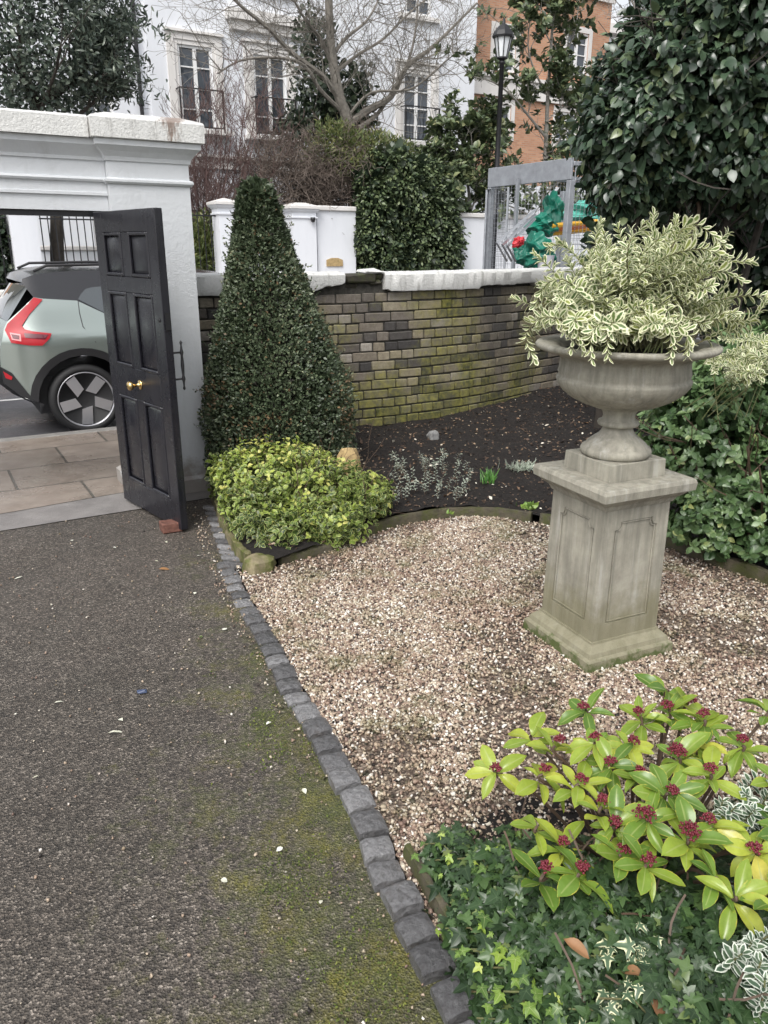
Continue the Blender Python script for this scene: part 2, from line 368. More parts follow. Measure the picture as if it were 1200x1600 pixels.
# granite setts, timber, stones
t = NT('sett'); P = t.coords('World'); oi = t.n('ShaderNodeObjectInfo').outputs['Random']
c = t.mix(oi, (.11, .11, .113), (.30, .30, .305)); c = t.mix(t.ramp(t.noise(P, 60, 6, .7), [(.35, 0.), (.7, 1.)]), c, t.mix(1., c, (.5, .48, .48), 'MULTIPLY'))
c = t.mix(t.ramp(t.noise(P, 14, 5, .7), [(.56, 0.), (.7, .5)]), c, (.10, .075, .06))
t.base(c); t.rough(t.ramp(t.noise(P, 20, 4), [(.3, .22), (.7, .5)])); t.bump(t.math('ADD', t.noise(P, 55, 8, .75), t.math('MULTIPLY', t.vor(P, 45, 'Distance'), .5)), 1.0, .014); M['sett'] = t.m
def mossy(name, c1, c2, moss, ms=7, lo=.5, hi=.66, rough=.75, bump=.6, bs=50, amt=.9):
    t = NT(name); P = t.coords('World'); c = t.mix(t.ramp(t.noise(P, ms * 1.7, 7, .7), [(.35, 0.), (.7, 1.)]), c1, c2)
    t.base(t.mix(t.ramp(t.noise(P, ms, 6, .7), [(lo, 0.), (hi, amt)]), c, t.mix(t.noise(P, 60), moss, tuple(x * .45 for x in moss)))); t.rough(rough); t.bump(t.noise(P, bs, 8, .7), bump, .012); M[name] = t.m
mossy('edging_stone', (.26, .22, .13), (.12, .10, .06), (.11, .13, .02), 9, .42, .58)
mossy('edging_timber', (.10, .085, .055), (.045, .04, .028), (.08, .09, .02), 9, .45, .6)
mossy('tan_stone', (.5, .36, .17), (.28, .2, .1), (.16, .15, .03), 12, .6, .7)
mossy('grey_stone', (.3, .3, .29), (.14, .14, .14), (.08, .1, .04), 12, .65, .8)
# old stone of the urn and pedestal
def urnstone(name, zfade):
    t = NT(name); P = t.coords('World'); z = t.sep(P)[2]
    c = t.mix(t.ramp(t.noise(P, 7, 8, .7), [(.3, 0.), (.7, 1.)]), (.41, .39, .32), (.24, .225, .185))
    st = t.n('ShaderNodeMapping'); st.inputs['Scale'].default_value = (26, 26, 2.2); t.l(P, st.inputs[0])
    c = t.mix(t.ramp(t.noise(st.outputs[0], 1, 5, .65), [(.42, 0.), (.7, .7)]), c, (.145, .14, .115))
    c = t.mix(t.ramp(t.noise(st.outputs[0], .7, 5, .65), [(.55, 0.), (.68, .55)]), c, (.45, .44, .40))
    if zfade:
        lo = t.math('ADD', t.math('MULTIPLY', z, -1.9), .95); mk = t.math('ADD', lo, t.math('MULTIPLY', t.noise(P, 9, 6, .7), .9))
        c = t.mix(t.ramp(mk, [(.7, 0.), (1.6, .6)]), c, (.17, .155, .075))
        c = t.mix(t.ramp(t.math('ADD', t.math('MULTIPLY', z, -6), t.math('MULTIPLY', t.noise(P, 14, 5, .7), 1.5)), [(.42, 0.), (.62, .85)]), c, (.055, .085, .012))
    t.base(c); t.rough(.72); t.bump(t.noise(P, 110, 8, .75), .45, .008); M[name] = t.m
urnstone('pedestal_stone', True); urnstone('urn_stone', False)
# white painted render with dirt
def render_paint(name, c, dirt, ds=3.0, lo=.55, hi=.8, amt=.5, bs=25, b=.15, rusty=False, base=None):
    t = NT(name); P = t.coords('World'); st = t.n('ShaderNodeMapping'); st.inputs['Scale'].default_value = (ds * 3, ds * 3, ds * .6); t.l(P, st.inputs[0])
    cc = t.mix(t.ramp(t.noise(st.outputs[0], 1, 7, .7), [(lo, 0.), (hi, amt)]), c, dirt)
    if base is not None:
        z = t.sep(P)[2]; cc = t.mix(t.ramp(t.math('ADD', t.math('MULTIPLY', z, -2.2), t.math('MULTIPLY', t.noise(P, 7, 5, .7), 1.2)), [(-.4 + base, 0.), (.35 + base, .8)]), cc, (.22, .19, .16))
    if rusty:
        q = t.sep(P); ctr = atV(268, 200, 5.4); dx = t.math('ABSOLUTE', t.math('SUBTRACT', q[0], ctr.x)); sx_ = t.n('ShaderNodeMapping'); sx_.inputs['Scale'].default_value = (70, 70, 9); t.l(P, sx_.inputs[0])
        mk = t.math('SUBTRACT', t.math('ADD', t.math('MULTIPLY', t.noise(sx_.outputs[0], 1, 4, .7), 1.3), t.math('MULTIPLY', t.math('SUBTRACT', q[2], 2.40), 2.5)), t.math('MULTIPLY', dx, 5.5))
        cc = t.mix(t.ramp(mk, [(.50, 0.), (.72, .8)]), cc, t.mix(t.noise(P, 60), (.26, .15, .10), (.12, .09, .07)))
    h = t.noise(P, bs, 6, .65)
    if base is not None:
        q = t.sep(P); band = t.math('SUBTRACT', 1.0, t.math('MULTIPLY', t.math('ABSOLUTE', t.math('SUBTRACT', q[2], 1.56)), 4.5), clamp=True); h = t.math('ADD', h, t.math('MULTIPLY', t.ramp(t.noise(P, 24, 4, .55, 1.4), [(.42, 0.), (.50, 1.), (.6, .5)]), t.math('MULTIPLY', band, 1.1)))
    t.base(cc); t.rough(.55); t.bump(h, b, .02); M[name] = t.m; return t
render_paint('gate_white', (.58, .60, .62), (.42, .43, .43), 2.5, .5, .85, .6, 30, .25, base=0.0)
render_paint('coping_white', (.66, .66, .64), (.16, .15, .13), 5, .54, .74, .7, 60, .5, rusty=True)
render_paint('villa_white', (.74, .76, .80), (.6, .62, .66), .6, .4, .8, .6, 3, .05)
render_paint('villa_trim', (.72, .70, .68), (.55, .53, .50), .8, .4, .8, .6, 5, .1)
t = NT('old_brick'); P = t.coords('World'); r = t.attr('rnd')
c = t.ramp(r, [(0, (.06, .056, .054)), (.2, (.11, .10, .09)), (.35, (.20, .175, .145)), (.55, (.29, .25, .185)), (.7, (.34, .30, .20)), (.85, (.28, .255, .22)), (1, (.42, .385, .33))])
c = t.mix(t.ramp(t.noise(P, 25, 7, .75), [(.35, 0.), (.72, .8)]), c, t.mix(1., c, (.42, .38, .36), 'MULTIPLY'))
mk = t.math('ADD', t.math('MULTIPLY', t.noise(P, 1.5, 3, .5), 1.25), t.math('MULTIPLY', t.noise(P, 11, 5, .7), .35))
px_ = t.sep(P); gx = t.math('ABSOLUTE', t.math('SUBTRACT', px_[0], .45)); mk = t.math('ADD', mk, t.math('SUBTRACT', .16, t.math('MULTIPLY', gx, .20))); mk = t.math('ADD', mk, t.math('MULTIPLY', t.math('SUBTRACT', .9, px_[2]), .10))
c = t.mix(t.ramp(mk, [(.76, 0.), (1.04, .8)]), c, t.mix(t.ramp(t.noise(P, 22, 4), [(.35, 0.), (.65, 1.)]), (.06, .07, .015), (.25, .235, .04)))
st = t.n('ShaderNodeMapping'); st.inputs['Scale'].default_value = (9, 9, 1.1); t.l(P, st.inputs[0])
dz = t.math('ADD', t.math('MULTIPLY', t.sep(P)[2], .75), t.math('MULTIPLY', t.noise(st.outputs[0], 1, 5), .75))
c = t.mix(t.ramp(dz, [(1.1, 0.), (1.4, .9)]), c, (.05, .045, .045))
mk2 = t.noise(P, 1.1, 5, .7); c = t.mix(t.ramp(mk2, [(.52, 0.), (.66, .6)]), c, (.055, .052, .048))
t.base(c); t.rough(.6); t.bump(t.noise(P, 90, 8, .75), .9, .01); M['old_brick'] = t.m
simple('old_mortar', (.07, .065, .055), (.02, .019, .016), 30, .9, .6)
simple('red_brick_piece', (.20, .085, .06), (.09, .04, .03), 25, .75, .7, 80)
# metals, paint
def plain(name, c, rough=.4, metal=0, coat=0, spec=.5): 
    t = NT(name); t.base(c); t.rough(rough); t.b.inputs['Metallic'].default_value = metal; t.b.inputs['Coat Weight'].default_value = coat; t.b.inputs['Specular IOR Level'].default_value = spec; M[name] = t.m
t = NT('door_black'); P = t.coords('World'); st = t.n('ShaderNodeMapping'); st.inputs['Scale'].default_value = (60, 60, 2.5); t.l(P, st.inputs[0])
t.base(t.mix(t.ramp(t.noise(st.outputs[0], 1, 4), [(.5, 0.), (.8, .5)]), (.011, .011, .016), (.035, .034, .038))); t.rough(t.ramp(t.noise(P, 6, 5), [(.3, .16), (.7, .42)])); t.bump(t.noise(st.outputs[0], 1, 4), .12, .004); t.b.inputs['Specular IOR Level'].default_value = .6; M['door_black'] = t.m
plain('brass', (.72, .52, .24), .25, 1); plain('iron_black', (.012, .012, .014), .45); plain('glass_dark', (.05, .06, .075), .05, 0, 0, 1)
plain('sash_white', (.78, .78, .78), .4); plain('curtain', (.55, .53, .5), .8); plain('lamp_glass', (.75, .78, .8), .15)
simple('galvanised', (.34, .36, .39), (.24, .25, .27), 9, .5, .1, 40, .35)
simple('aluminium', (.6, .62, .64), (.45, .46, .48), 9, .35, .05, 40, .8)
simple('tarp_green', (.010, .20, .13), (.006, .10, .07), 4, .38, .05, 20); simple('tarp_pale', (.10, .42, .33), (.06, .3, .25), 5, .5)
plain('red_plastic', (.5, .03, .04), .5); plain('yellow_plastic', (.75, .42, .04), .5); plain('orange_plastic', (.7, .2, .05), .5); plain('bucket_grey', (.5, .5, .55), .5)
plain('car_green', (.33, .38, .355), .24, .6, 1); plain('car_black', (.012, .012, .015), .22, 0, .6); plain('car_trim', (.018, .018, .02), .55)
plain('tyre', (.013, .013, .014), .7); plain('rim_black', (.02, .02, .022), .3); plain('rim_silver', (.62, .62, .65), .3, .75)
t = NT('tail_red'); P = t.coords('World'); t.base(t.mix(t.noise(P, 14, 3), (.30, .003, .009), (.50, .008, .02))); t.rough(.12); t.b.inputs['Coat Weight'].default_value = 1; M['tail_red'] = t.m; t.b.inputs['Coat Weight'].default_value = .25; t.rough(.3)
plain('tail_dark', (.10, .0, .01), .12, 0, 1); plain('tail_pale', (.85, .35, .36), .2)
plain('car_glass', (.035, .045, .05), .03, 0, 1, 1)
# street brick building
t = NT('orange_brick'); P = t.coords('World'); mp = t.n('ShaderNodeMapping'); mp.inputs['Rotation'].default_value = (math.pi / 2, 0, 0); mr = t.n('ShaderNodeMapping'); mr.inputs['Rotation'].default_value = (0, 0, -AL)
t.l(P, mr.inputs[0]); sx = t.sep(mr.outputs[0]); cb = t.n('ShaderNodeCombineXYZ'); t.l(sx[0], cb.inputs[0]); t.l(sx[2], cb.inputs[1])
br = t.n('ShaderNodeTexBrick'); br.inputs['Scale'].default_value = 1; br.inputs['Brick Width'].default_value = .225; br.inputs['Row Height'].default_value = .075; br.inputs['Mortar Size'].default_value = .01
br.inputs['Color1'].default_value = (.42, .20, .115, 1); br.inputs['Color2'].default_value = (.55, .30, .18, 1); br.inputs['Mortar'].default_value = (.42, .32, .25, 1); t.l(cb.outputs[0], br.inputs[0])
t.base(t.mix(t.ramp(t.noise(P, .8, 5), [(.4, 0.), (.7, .5)]), br.outputs[0], (.40, .22, .14))); t.rough(.8); M['orange_brick'] = t.m
# bark and twigs
simple('bark_grey', (.24, .22, .19), (.12, .11, .095), 12, .85, .6, 40); simple('bark_pale', (.33, .31, .28), (.2, .19, .17), 10, .85, .4, 30)
simple('twig_red', (.17, .105, .095), (.10, .065, .06), 6, .8); simple('twig_brown', (.18, .145, .12), (.08, .06, .05), 6, .8); simple('bark_dark', (.06, .05, .04), (.03, .026, .022), 12, .85, .5, 50)
simple('stem_green', (.16, .2, .07), (.12, .09, .05), 12, .6); simple('stem_brown', (.12, .075, .05), (.07, .05, .035), 12, .7)
t = NT('flower_red'); t.base(t.mix(t.noise(t.coords('World'), 160, 2), (.05, .006, .012), (.22, .018, .035))); t.rough(.45); M['flower_red'] = t.m
# foliage
leafmat('conifer_leaf', [(0, (.045, .062, .034)), (.45, (.10, .135, .078)), (.8, (.20, .235, .145)), (.9, (.30, .32, .2)), (1, (.24, .16, .09))], rough=.36, trans=.2)
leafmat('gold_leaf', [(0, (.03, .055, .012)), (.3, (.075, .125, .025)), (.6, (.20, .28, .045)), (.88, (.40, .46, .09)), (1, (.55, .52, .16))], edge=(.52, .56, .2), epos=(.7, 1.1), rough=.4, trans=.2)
leafmat('urn_leaf', [(0, (.10, .17, .05)), (.6, (.19, .26, .08)), (1, (.33, .37, .10))], edge=(.82, .82, .58), epos=(.36, .62), rough=.45, trans=.25)
leafmat('silver_leaf', [(0, (.06, .11, .07)), (1, (.12, .18, .10))], edge=(.72, .76, .66), epos=(.45, .75), rough=.45, trans=.2)
leafmat('dark_leaf', [(0, (.022, .04, .026)), (.5, (.048, .08, .05)), (.85, (.085, .13, .075)), (1, (.18, .22, .11))], rough=.3, trans=.14, spec=.6)
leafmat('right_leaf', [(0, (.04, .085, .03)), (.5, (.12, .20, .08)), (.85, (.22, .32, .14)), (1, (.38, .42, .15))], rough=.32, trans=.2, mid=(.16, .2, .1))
leafmat('ivy_leaf', [(0, (.016, .032, .014)), (.5, (.040, .078, .030)), (.8, (.08, .14, .045)), (1, (.17, .2, .07))], rough=.33, trans=.12, mid=(.11, .16, .08), spec=.4)
leafmat('ivy_lime', [(0, (.06, .12, .03)), (.5, (.14, .24, .045)), (.85, (.28, .40, .06)), (1, (.42, .48, .10))], rough=.4, trans=.25, mid=(.5, .55, .25))
leafmat('ivy_varieg', [(0, (.05, .10, .05)), (1, (.10, .16, .09))], edge=(.72, .72, .45), epos=(.55, .8), rough=.4, trans=.2)
leafmat('skimmia_leaf', [(0, (.07, .15, .03)), (.35, (.17, .28, .045)), (.65, (.33, .42, .06)), (.86, (.50, .53, .08)), (.96, (.64, .56, .12)), (1, (.60, .36, .16))], rough=.27, trans=.28, mid=(.38, .44, .15), edge=(.42, .40, .06), epos=(.9, 1.4), spec=.5)
leafmat('far_olive', [(0, (.045, .062, .05)), (.5, (.085, .115, .09)), (1, (.19, .22, .17))], rough=.35, trans=.15)
leafmat('far_dark', [(0, (.022, .038, .024)), (.6, (.055, .08, .05)), (1, (.11, .14, .08))], rough=.4, trans=.15)
leafmat('far_ivy', [(0, (.045, .068, .032)), (.6, (.10, .14, .066)), (1, (.19, .23, .11))], rough=.4, trans=.15)
leafmat('far_yellow', [(0, (.07, .10, .03)), (.6, (.15, .19, .06)), (1, (.30, .29, .12))], rough=.5, trans=.3)
leafmat('loquat_leaf', [(0, (.05, .075, .04)), (.5, (.10, .14, .07)), (.85, (.18, .22, .11)), (1, (.32, .32, .16))], rough=.35, trans=.2, mid=(.2, .2, .1))
leafmat('dead_leaf', [(0, (.20, .10, .05)), (.6, (.38, .2, .09)), (1, (.6, .45, .2))], rough=.6, trans=.15)
leafmat('pale_leaf', [(0, (.6, .58, .45)), (1, (.8, .8, .72))], rough=.5, trans=.1)
leafmat('moss_leaf', [(0, (.035, .055, .012)), (.6, (.11, .145, .025)), (1, (.22, .24, .05))], rough=.8, trans=.1)
leafmat('bulb_leaf', [(0, (.05, .16, .03)), (1, (.12, .3, .05))], rough=.4, trans=.2)
leafmat('fresh_leaf', [(0, (.10, .2, .04)), (1, (.3, .42, .09))], rough=.45, trans=.2)
# ============================================================ GROUND
def in_poly(x, y, poly):
    x = np.asarray(x); y = np.asarray(y); c = np.zeros(x.shape, bool); n = len(poly)
    for i in range(n):
        x0, y0 = poly[i][0], poly[i][1]; x1, y1 = poly[(i + 1) % n][0], poly[(i + 1) % n][1]
        if y0 == y1: continue
        c ^= ((y0 > y) != (y1 > y)) & (x < (x1 - x0) * (y - y0) / (y1 - y0) + x0)
    return c
def spline(pts, n):
    pts = [Vector(p) for p in pts]; out = []
    for i in range(len(pts) - 1):
        a, b, c, d = pts[max(i - 1, 0)], pts[i], pts[i + 1], pts[min(i + 2, len(pts) - 1)]
        for k in range(n):
            t = k / n; out.append(.5 * ((2 * b) + (c - a) * t + (2 * a - 5 * b + 4 * c - d) * t * t + (3 * b - a - 3 * c + d) * t ** 3))
    out.append(pts[-1]); return out
def sheet(name, poly, z, m, step=.0, zf=None, kind='structure'):
    """flat or height-mapped sheet filling a polygon (constrained triangulation)"""
    P2 = [Vector((p[0], p[1])) for p in poly]; n = len(P2); pts = list(P2); ed = []
    if step:
        xs = [p.x for p in P2]; ys = [p.y for p in P2]; gx, gy = np.meshgrid(np.arange(min(xs), max(xs), step), np.arange(min(ys), max(ys), step))
        gx = gx.ravel() + rng.uniform(-.2, .2, gx.size) * step; gy = gy.ravel() + rng.uniform(-.2, .2, gy.size) * step; ok = in_poly(gx, gy, poly)
        pts += [Vector((a, b)) for a, b in zip(gx[ok], gy[ok])]
    v, e, f, *_ = geometry.delaunay_2d_cdt(pts, [], [list(range(n))], 1, 1e-5)
    X = np.array([p.x for p in v]); Y = np.array([p.y for p in v]); Z = np.full(len(v), z) if zf is None else zf(X, Y)
    me = np_mesh(name, np.stack([X, Y, Z], 1), faces=[tuple(q) for q in f], smooth=bool(zf))
    import bmesh
    bm = bmesh.new(); bm.from_mesh(me); bmesh.ops.recalc_face_normals(bm, faces=bm.faces)
    if sum(fc.normal.z for fc in bm.faces) < 0: bmesh.ops.reverse_faces(bm, faces=bm.faces)
    bm.to_mesh(me); bm.free(); return tag(link(name, me, m), kind=kind)
def uvpoly(u0, u1, v0, v1): return [xy(u0, v0), xy(u1, v0), xy(u1, v1), xy(u0, v1)]
sheet('ground', [(-400, -400), (400, -400), (400, 400), (-400, 400)], -.30, 'earth_base')
sheet('road', uvpoly(-60, 80, 8.05, 16.6), -.12, 'road_asphalt')
sheet('far_pavement', uvpoly(-60, 80, 16.75, 18.7), .0, 'york_paving')
sheet('far_garden_ground', uvpoly(-60, 80, 18.7, 60), .004, 'earth_base')
sheet('pavement', uvpoly(-30, 60, 5.95, 7.9), 0.0, 'york_paving')
sheet('threshold', [xy(-8, 5.28), xy(1.9, 5.28), xy(1.9, 5.60), xy(1.1, 5.72), xy(.3, 5.64), xy(-8, 5.6)], .001, 'threshold_concrete')
sheet('threshold_strip', [xy(-8, 5.6), xy(.3, 5.64), xy(1.1, 5.72), xy(1.9, 5.60), xy(1.9, 5.95), xy(-8, 5.95)], .004, 'york_paving')
mb = MB(); mb.uvbox(-60, 60, 7.9, 8.05, -.2, .003, .012); tag(mb.build('near_kerb', 'kerb_stone'), kind='structure')
mb = MB(); mb.uvbox(-60, 80, 16.6, 16.75, -.2, .003, .012); tag(mb.build('far_kerb', 'kerb_stone'), kind='structure')
a, b = G(0, 626, -.116), G(60, 619, -.116); ua, va = uv(a); vb = uv(b)[1]
sheet('road_marking', uvpoly(-12, 6.2, va - .05, va + .05), -.116, 'line_paint')
# driveway: gently uneven sheet, its right edge runs under the setts
SL = [(704, 1610), (683, 1565), (652, 1504), (621, 1445), (597, 1400), (576, 1351), (562, 1305), (541, 1262), (511, 1204), (490, 1165), (455, 1103), (433, 1063), (408, 1009), (389, 976), (368, 940), (351, 906), (337, 870), (322, 828), (310, 786)]
SLw = [G(*p, .03) for p in SL]
def perp(i): 
    a = SLw[min(i + 1, len(SLw) - 1)] - SLw[max(i - 1, 0)]; return Vector((a.y, -a.x, 0)).normalized()
SRw = [SLw[i] + perp(i) * .098 for i in range(len(SLw))]
SLw = [SLw[0] + (SLw[0] - SLw[2]) * 2] + SLw; SRw = [SRw[0] + (SRw[0] - SRw[2]) * 2] + SRw
drive_poly = [(-9, -3), (1.2, -3)] + [((a.x + b.x) / 2, (a.y + b.y) / 2) for a, b in zip(SLw, SRw)] + [tuple(xy(1.9, 5.1))[:2], tuple(xy(1.9, 5.28))[:2], tuple(xy(-8, 5.28))[:2]]
sheet('driveway', drive_poly, 0, 'tarmac', .12, lambda X, Y: .006 * (fbm(X * 1.5, Y * 1.5, 0, 3) - .45) - .003)
# ---- the garden wall line, in street coordinates (front face)
WL = spline([(1.7, 6.1, 0), (2.6, 6.12, 0), (3.3, 6.11, 0), (3.9, 6.06, 0), (4.5, 6.07, 0), (5.0, 6.16, 0), (5.6, 6.34, 0), (6.2, 6.52, 0), (6.9, 6.85, 0), (7.7, 7.3, 0), (8.8, 8.0, 0)], 8)
WX = [xy(p.x, p.y) for p in WL]; WS = [0.0]
for i in range(1, len(WX)): WS.append(WS[-1] + (WX[i] - WX[i - 1]).length)
def wallpt(s):
    i = min(max(int(np.searchsorted(WS, s)) - 1, 0), len(WX) - 2); k = (s - WS[i]) / (WS[i + 1] - WS[i]); T = (WX[i + 1] - WX[i]).normalized()
    return WX[i].lerp(WX[i + 1], k), T, Vector((T.y, -T.x, 0))      # normal faces the garden
def s_of_px(px, py=440):
    best = min(range(len(WX)), key=lambda i: abs(proj(WX[i].x, WX[i].y, 1.45)[0] - px)); return WS[best]
def proj(x, y, z):
    z -= EYE; c = y * math.cos(TH) - z * math.sin(TH); w = y * math.sin(TH) + z * math.cos(TH); dx = x / c; dy = w / c
    return 600 + F * (dx * math.cos(RO) + dy * math.sin(RO)), 800 - F * (dy * math.cos(RO) - dx * math.sin(RO))
# ---- planting bed
EDGE = spline([G(490, 872), G(590, 832), G(650, 816), G(720, 808), G(790, 811), G(860, 822), G(960, 838), G(1050, 858), G(1120, 884), G(1200, 915), G(1330, 990), G(1500, 1120)], 5)
bed_left = [G(402, 900), G(372, 870), G(345, 820), G(328, 770)]
bed_poly = [tuple(p)[:2] for p in EDGE[::-1]] + [tuple(p)[:2] for p in bed_left] + [tuple(xy(1.72, 5.6))[:2]] + [(p.x + .02, p.y + .03) for p in WX] + [(6.5, 7.0), (5.5, 4.5), (3.2, 3.2)]
def bedz(X, Y):
    U_, V_ = X * math.cos(AL) + Y * math.sin(AL), -X * math.sin(AL) + Y * math.cos(AL)
    k = np.clip((V_ - 3.2) / 2.9, 0, 1); k2 = np.clip((X - 1.4) / 2, 0, 1)
    return .045 + .14 * k + .10 * np.clip((U_ - 3.8) / 2.5, 0, 1) * k + .06 * (fbm(X * 3, Y * 3, 0, 4, 2) - .45) + .05 * (fbm(X * 14, Y * 14, 0, 3, 3) - .45)
sheet('planting_bed', bed_poly, 0, 'soil', .045, bedz)
def bz(x, y): return float(bedz(np.array([x]), np.array([y]))[0])
gravel_poly = [tuple(p)[:2] for p in SRw[:17]] + [tuple(G(384, 878))[:2], tuple(G(402, 896))[:2], tuple(G(490, 872))[:2]] + [tuple(p)[:2] for p in EDGE[1:]] + [(3.4, 1.0), (1.6, .2), (.6, .2)]
sheet('garden_soil', [(-1.5, 5.6), (-.9, 3.0), (-.1, 1.9), (.35, .3), (3.6, .3), (6.6, 4.2), (6.6, 7.2), (5.0, 8.6), (-1.2, 6.0)], -.012, 'soil')
sheet('gravel_area', gravel_poly, .004, 'gravel_base')
sheet('soil_under_ivy', [tuple(G(650, 1330))[:2], tuple(G(820, 1250))[:2], tuple(G(1260, 1290))[:2], (2.2, 1.3), (1.8, .2), (.35, .2), tuple(G(765, 1600))[:2]], .012, 'soil')
# ---- gravel: tens of thousands of angular stones, one mesh of "stuff"
def pebbles(name, m, X, Y, Z, size, rnd, parent=None):
    n = len(X); base = np.array([(-1, -1, -1), (1, -1, -1), (1, 1, -1), (-1, 1, -1), (-1, -1, 1), (1, -1, 1), (1, 1, 1), (-1, 1, 1)], float) * .5
    q = np.array([(3, 2, 1, 0), (4, 5, 6, 7), (0, 1, 5, 4), (1, 2, 6, 5), (2, 3, 7, 6), (3, 0, 4, 7)])
    v = base[None] + rng.uniform(-.22, .22, (n, 8, 3)); v = v * np.stack([rng.uniform(.6, 1.3, n), rng.uniform(.6, 1.1, n), rng.uniform(.35, .8, n)], 1)[:, None, :]
    ax = sphere_dirs(n); an = rng.uniform(0, 6.28, n); K = np.zeros((n, 3, 3)); K[:, 0, 1] = -ax[:, 2]; K[:, 0, 2] = ax[:, 1]; K[:, 1, 0] = ax[:, 2]; K[:, 1, 2] = -ax[:, 0]; K[:, 2, 0] = -ax[:, 1]; K[:, 2, 1] = ax[:, 0]
    R = np.eye(3)[None] + np.sin(an)[:, None, None] * K + (1 - np.cos(an))[:, None, None] * (K @ K)
    v = np.einsum('nij,nkj->nki', R, v) * size[:, None, None] + np.stack([X, Y, Z], 1)[:, None, :]
    return link(name, np_mesh(name, v.reshape(-1, 3), quads=(q[None] + (np.arange(n) * 8)[:, None, None]).reshape(-1, 4), attrs={'rnd': np.repeat(rnd, 8)}), m, parent)
n = 420000; X = rng.uniform(-1.1, 3.0, n); Y = rng.uniform(1.1, 5.2, n)
ok = in_poly(X, Y, gravel_poly) & ~((Y < 1.9 - .25 * (X - .2)) & (X > .45)); thin = fbm(X * 1.8, Y * 1.8, 0, 5, 5)
edge_d = np.min([np.hypot(X - p.x, Y - p.y) for p in EDGE], axis=0)
ok &= (rng.random(n) < np.clip(1.12 - np.clip((thin - .44) * 6.5, 0, .88) - .45 * (edge_d < .12) - .35 * (X > 1.25), .15, 1)); X, Y = X[ok], Y[ok]; n = len(X)
tag(pebbles('gravel', 'pebble', X, Y, .007 + .009 * rng.random(n), rng.uniform(.005, .0115, n) * rng.choice([1, 1, 1, 1.3], n), np.clip(rng.normal(.57, .31, n), 0, 1)), 'buff and pink crushed gravel lying between the setts and the beds', 'gravel', kind='stuff')
# gravel spilled onto the setts and drive edge is part of the loose grit on the drive
n = 1500; k = rng.integers(0, len(SRw) - 1, n); f = rng.random(n); A = np.array([tuple(p) for p in SRw]); Bp = np.array([tuple(p) for p in SLw])
c = A[k] * (1 - f)[:, None] + A[np.minimum(k + 1, len(A) - 1)] * f[:, None]; cl = Bp[k] * (1 - f)[:, None] + Bp[np.minimum(k + 1, len(A) - 1)] * f[:, None]
t_ = np.where(rng.random(n) < .5, rng.normal(1.05, .12, n), rng.normal(-.25, .25, n)); P_ = cl + (c - cl) * t_[:, None]
far_ = P_[:, 1] > rng.uniform(2.0, 4.5, n); keep = far_ | (rng.random(n) < .08) ; P_ = P_[keep]
n2 = 1100; dx = rng.uniform(-3.2, .4, n2); dy = rng.uniform(1.2, 5.2, n2); okd = in_poly(dx, dy, drive_poly)
PX = np.concatenate([P_[:, 0], dx[okd]]); PY = np.concatenate([P_[:, 1], dy[okd]]); sz = np.concatenate([rng.uniform(.005, .010, len(P_)), rng.uniform(.003, .009, okd.sum())])
tag(pebbles('loose_grit', 'pebble', PX, PY, .003 + sz * .2, sz, np.clip(rng.normal(.6, .28, len(PX)), 0, 1)), 'loose pale grit scattered over the tarmac drive', 'grit', kind='stuff')
# moss tufts on the tarmac, beside the setts
n = 110000; X = rng.uniform(-1.6, .5, n); Y = rng.uniform(1.1, 4.6, n); ok = in_poly(X, Y, drive_poly); X, Y = X[ok], Y[ok]
ed = .42 - .285 * Y - X; val = fbm(X * 3.4, Y * 3.4, 0, 4, 9) * 1.1 + fbm(X * 22, Y * 22, 0, 3, 4) * .6 - ed * .62 + np.clip((2.6 - Y) * .12, -.15, .2)
ok = (val > .86) & (ed > -.05) & (rng.random(len(X)) < .7); X, Y = X[ok], Y[ok]; n = len(X)
if n: tag(link('moss', leaf_mesh('moss', 'kite', np.stack([X, Y, np.full(n, .001)], 1), np.concatenate([rng.normal(size=(n, 2)), rng.uniform(.2, 1.4, (n, 1))], 1), sphere_dirs(n), rng.uniform(.004, .011, n)), 'moss_leaf'), 'green and yellow moss growing over the tarmac along the setts', 'moss', kind='stuff')
# litter of bark and pale chips on the soil
n = 16000; X = rng.uniform(-1.4, 5, n); Y = rng.uniform(4.2, 8.8, n); ok = in_poly(X, Y, bed_poly); X, Y = X[ok], Y[ok]; n = len(X)
o = link('bark_litter', leaf_mesh('bark_litter', 'kite', np.stack([X, Y, bedz(X, Y) + .006], 1), np.concatenate([rng.normal(size=(n, 2)), rng.normal(0, .35, (n, 1))], 1), np.concatenate([rng.normal(0, .4, (n, 2)), np.ones((n, 1))], 1), rng.uniform(.008, .035, n) * rng.choice([.6, 1, 1.3], n), np.clip(rng.beta(1.3, 2.6, n) * 1.15, 0, 1)), 'litter')
tag(o, 'small bark flakes and pale chips scattered over the dark soil', 'litter', kind='stuff')
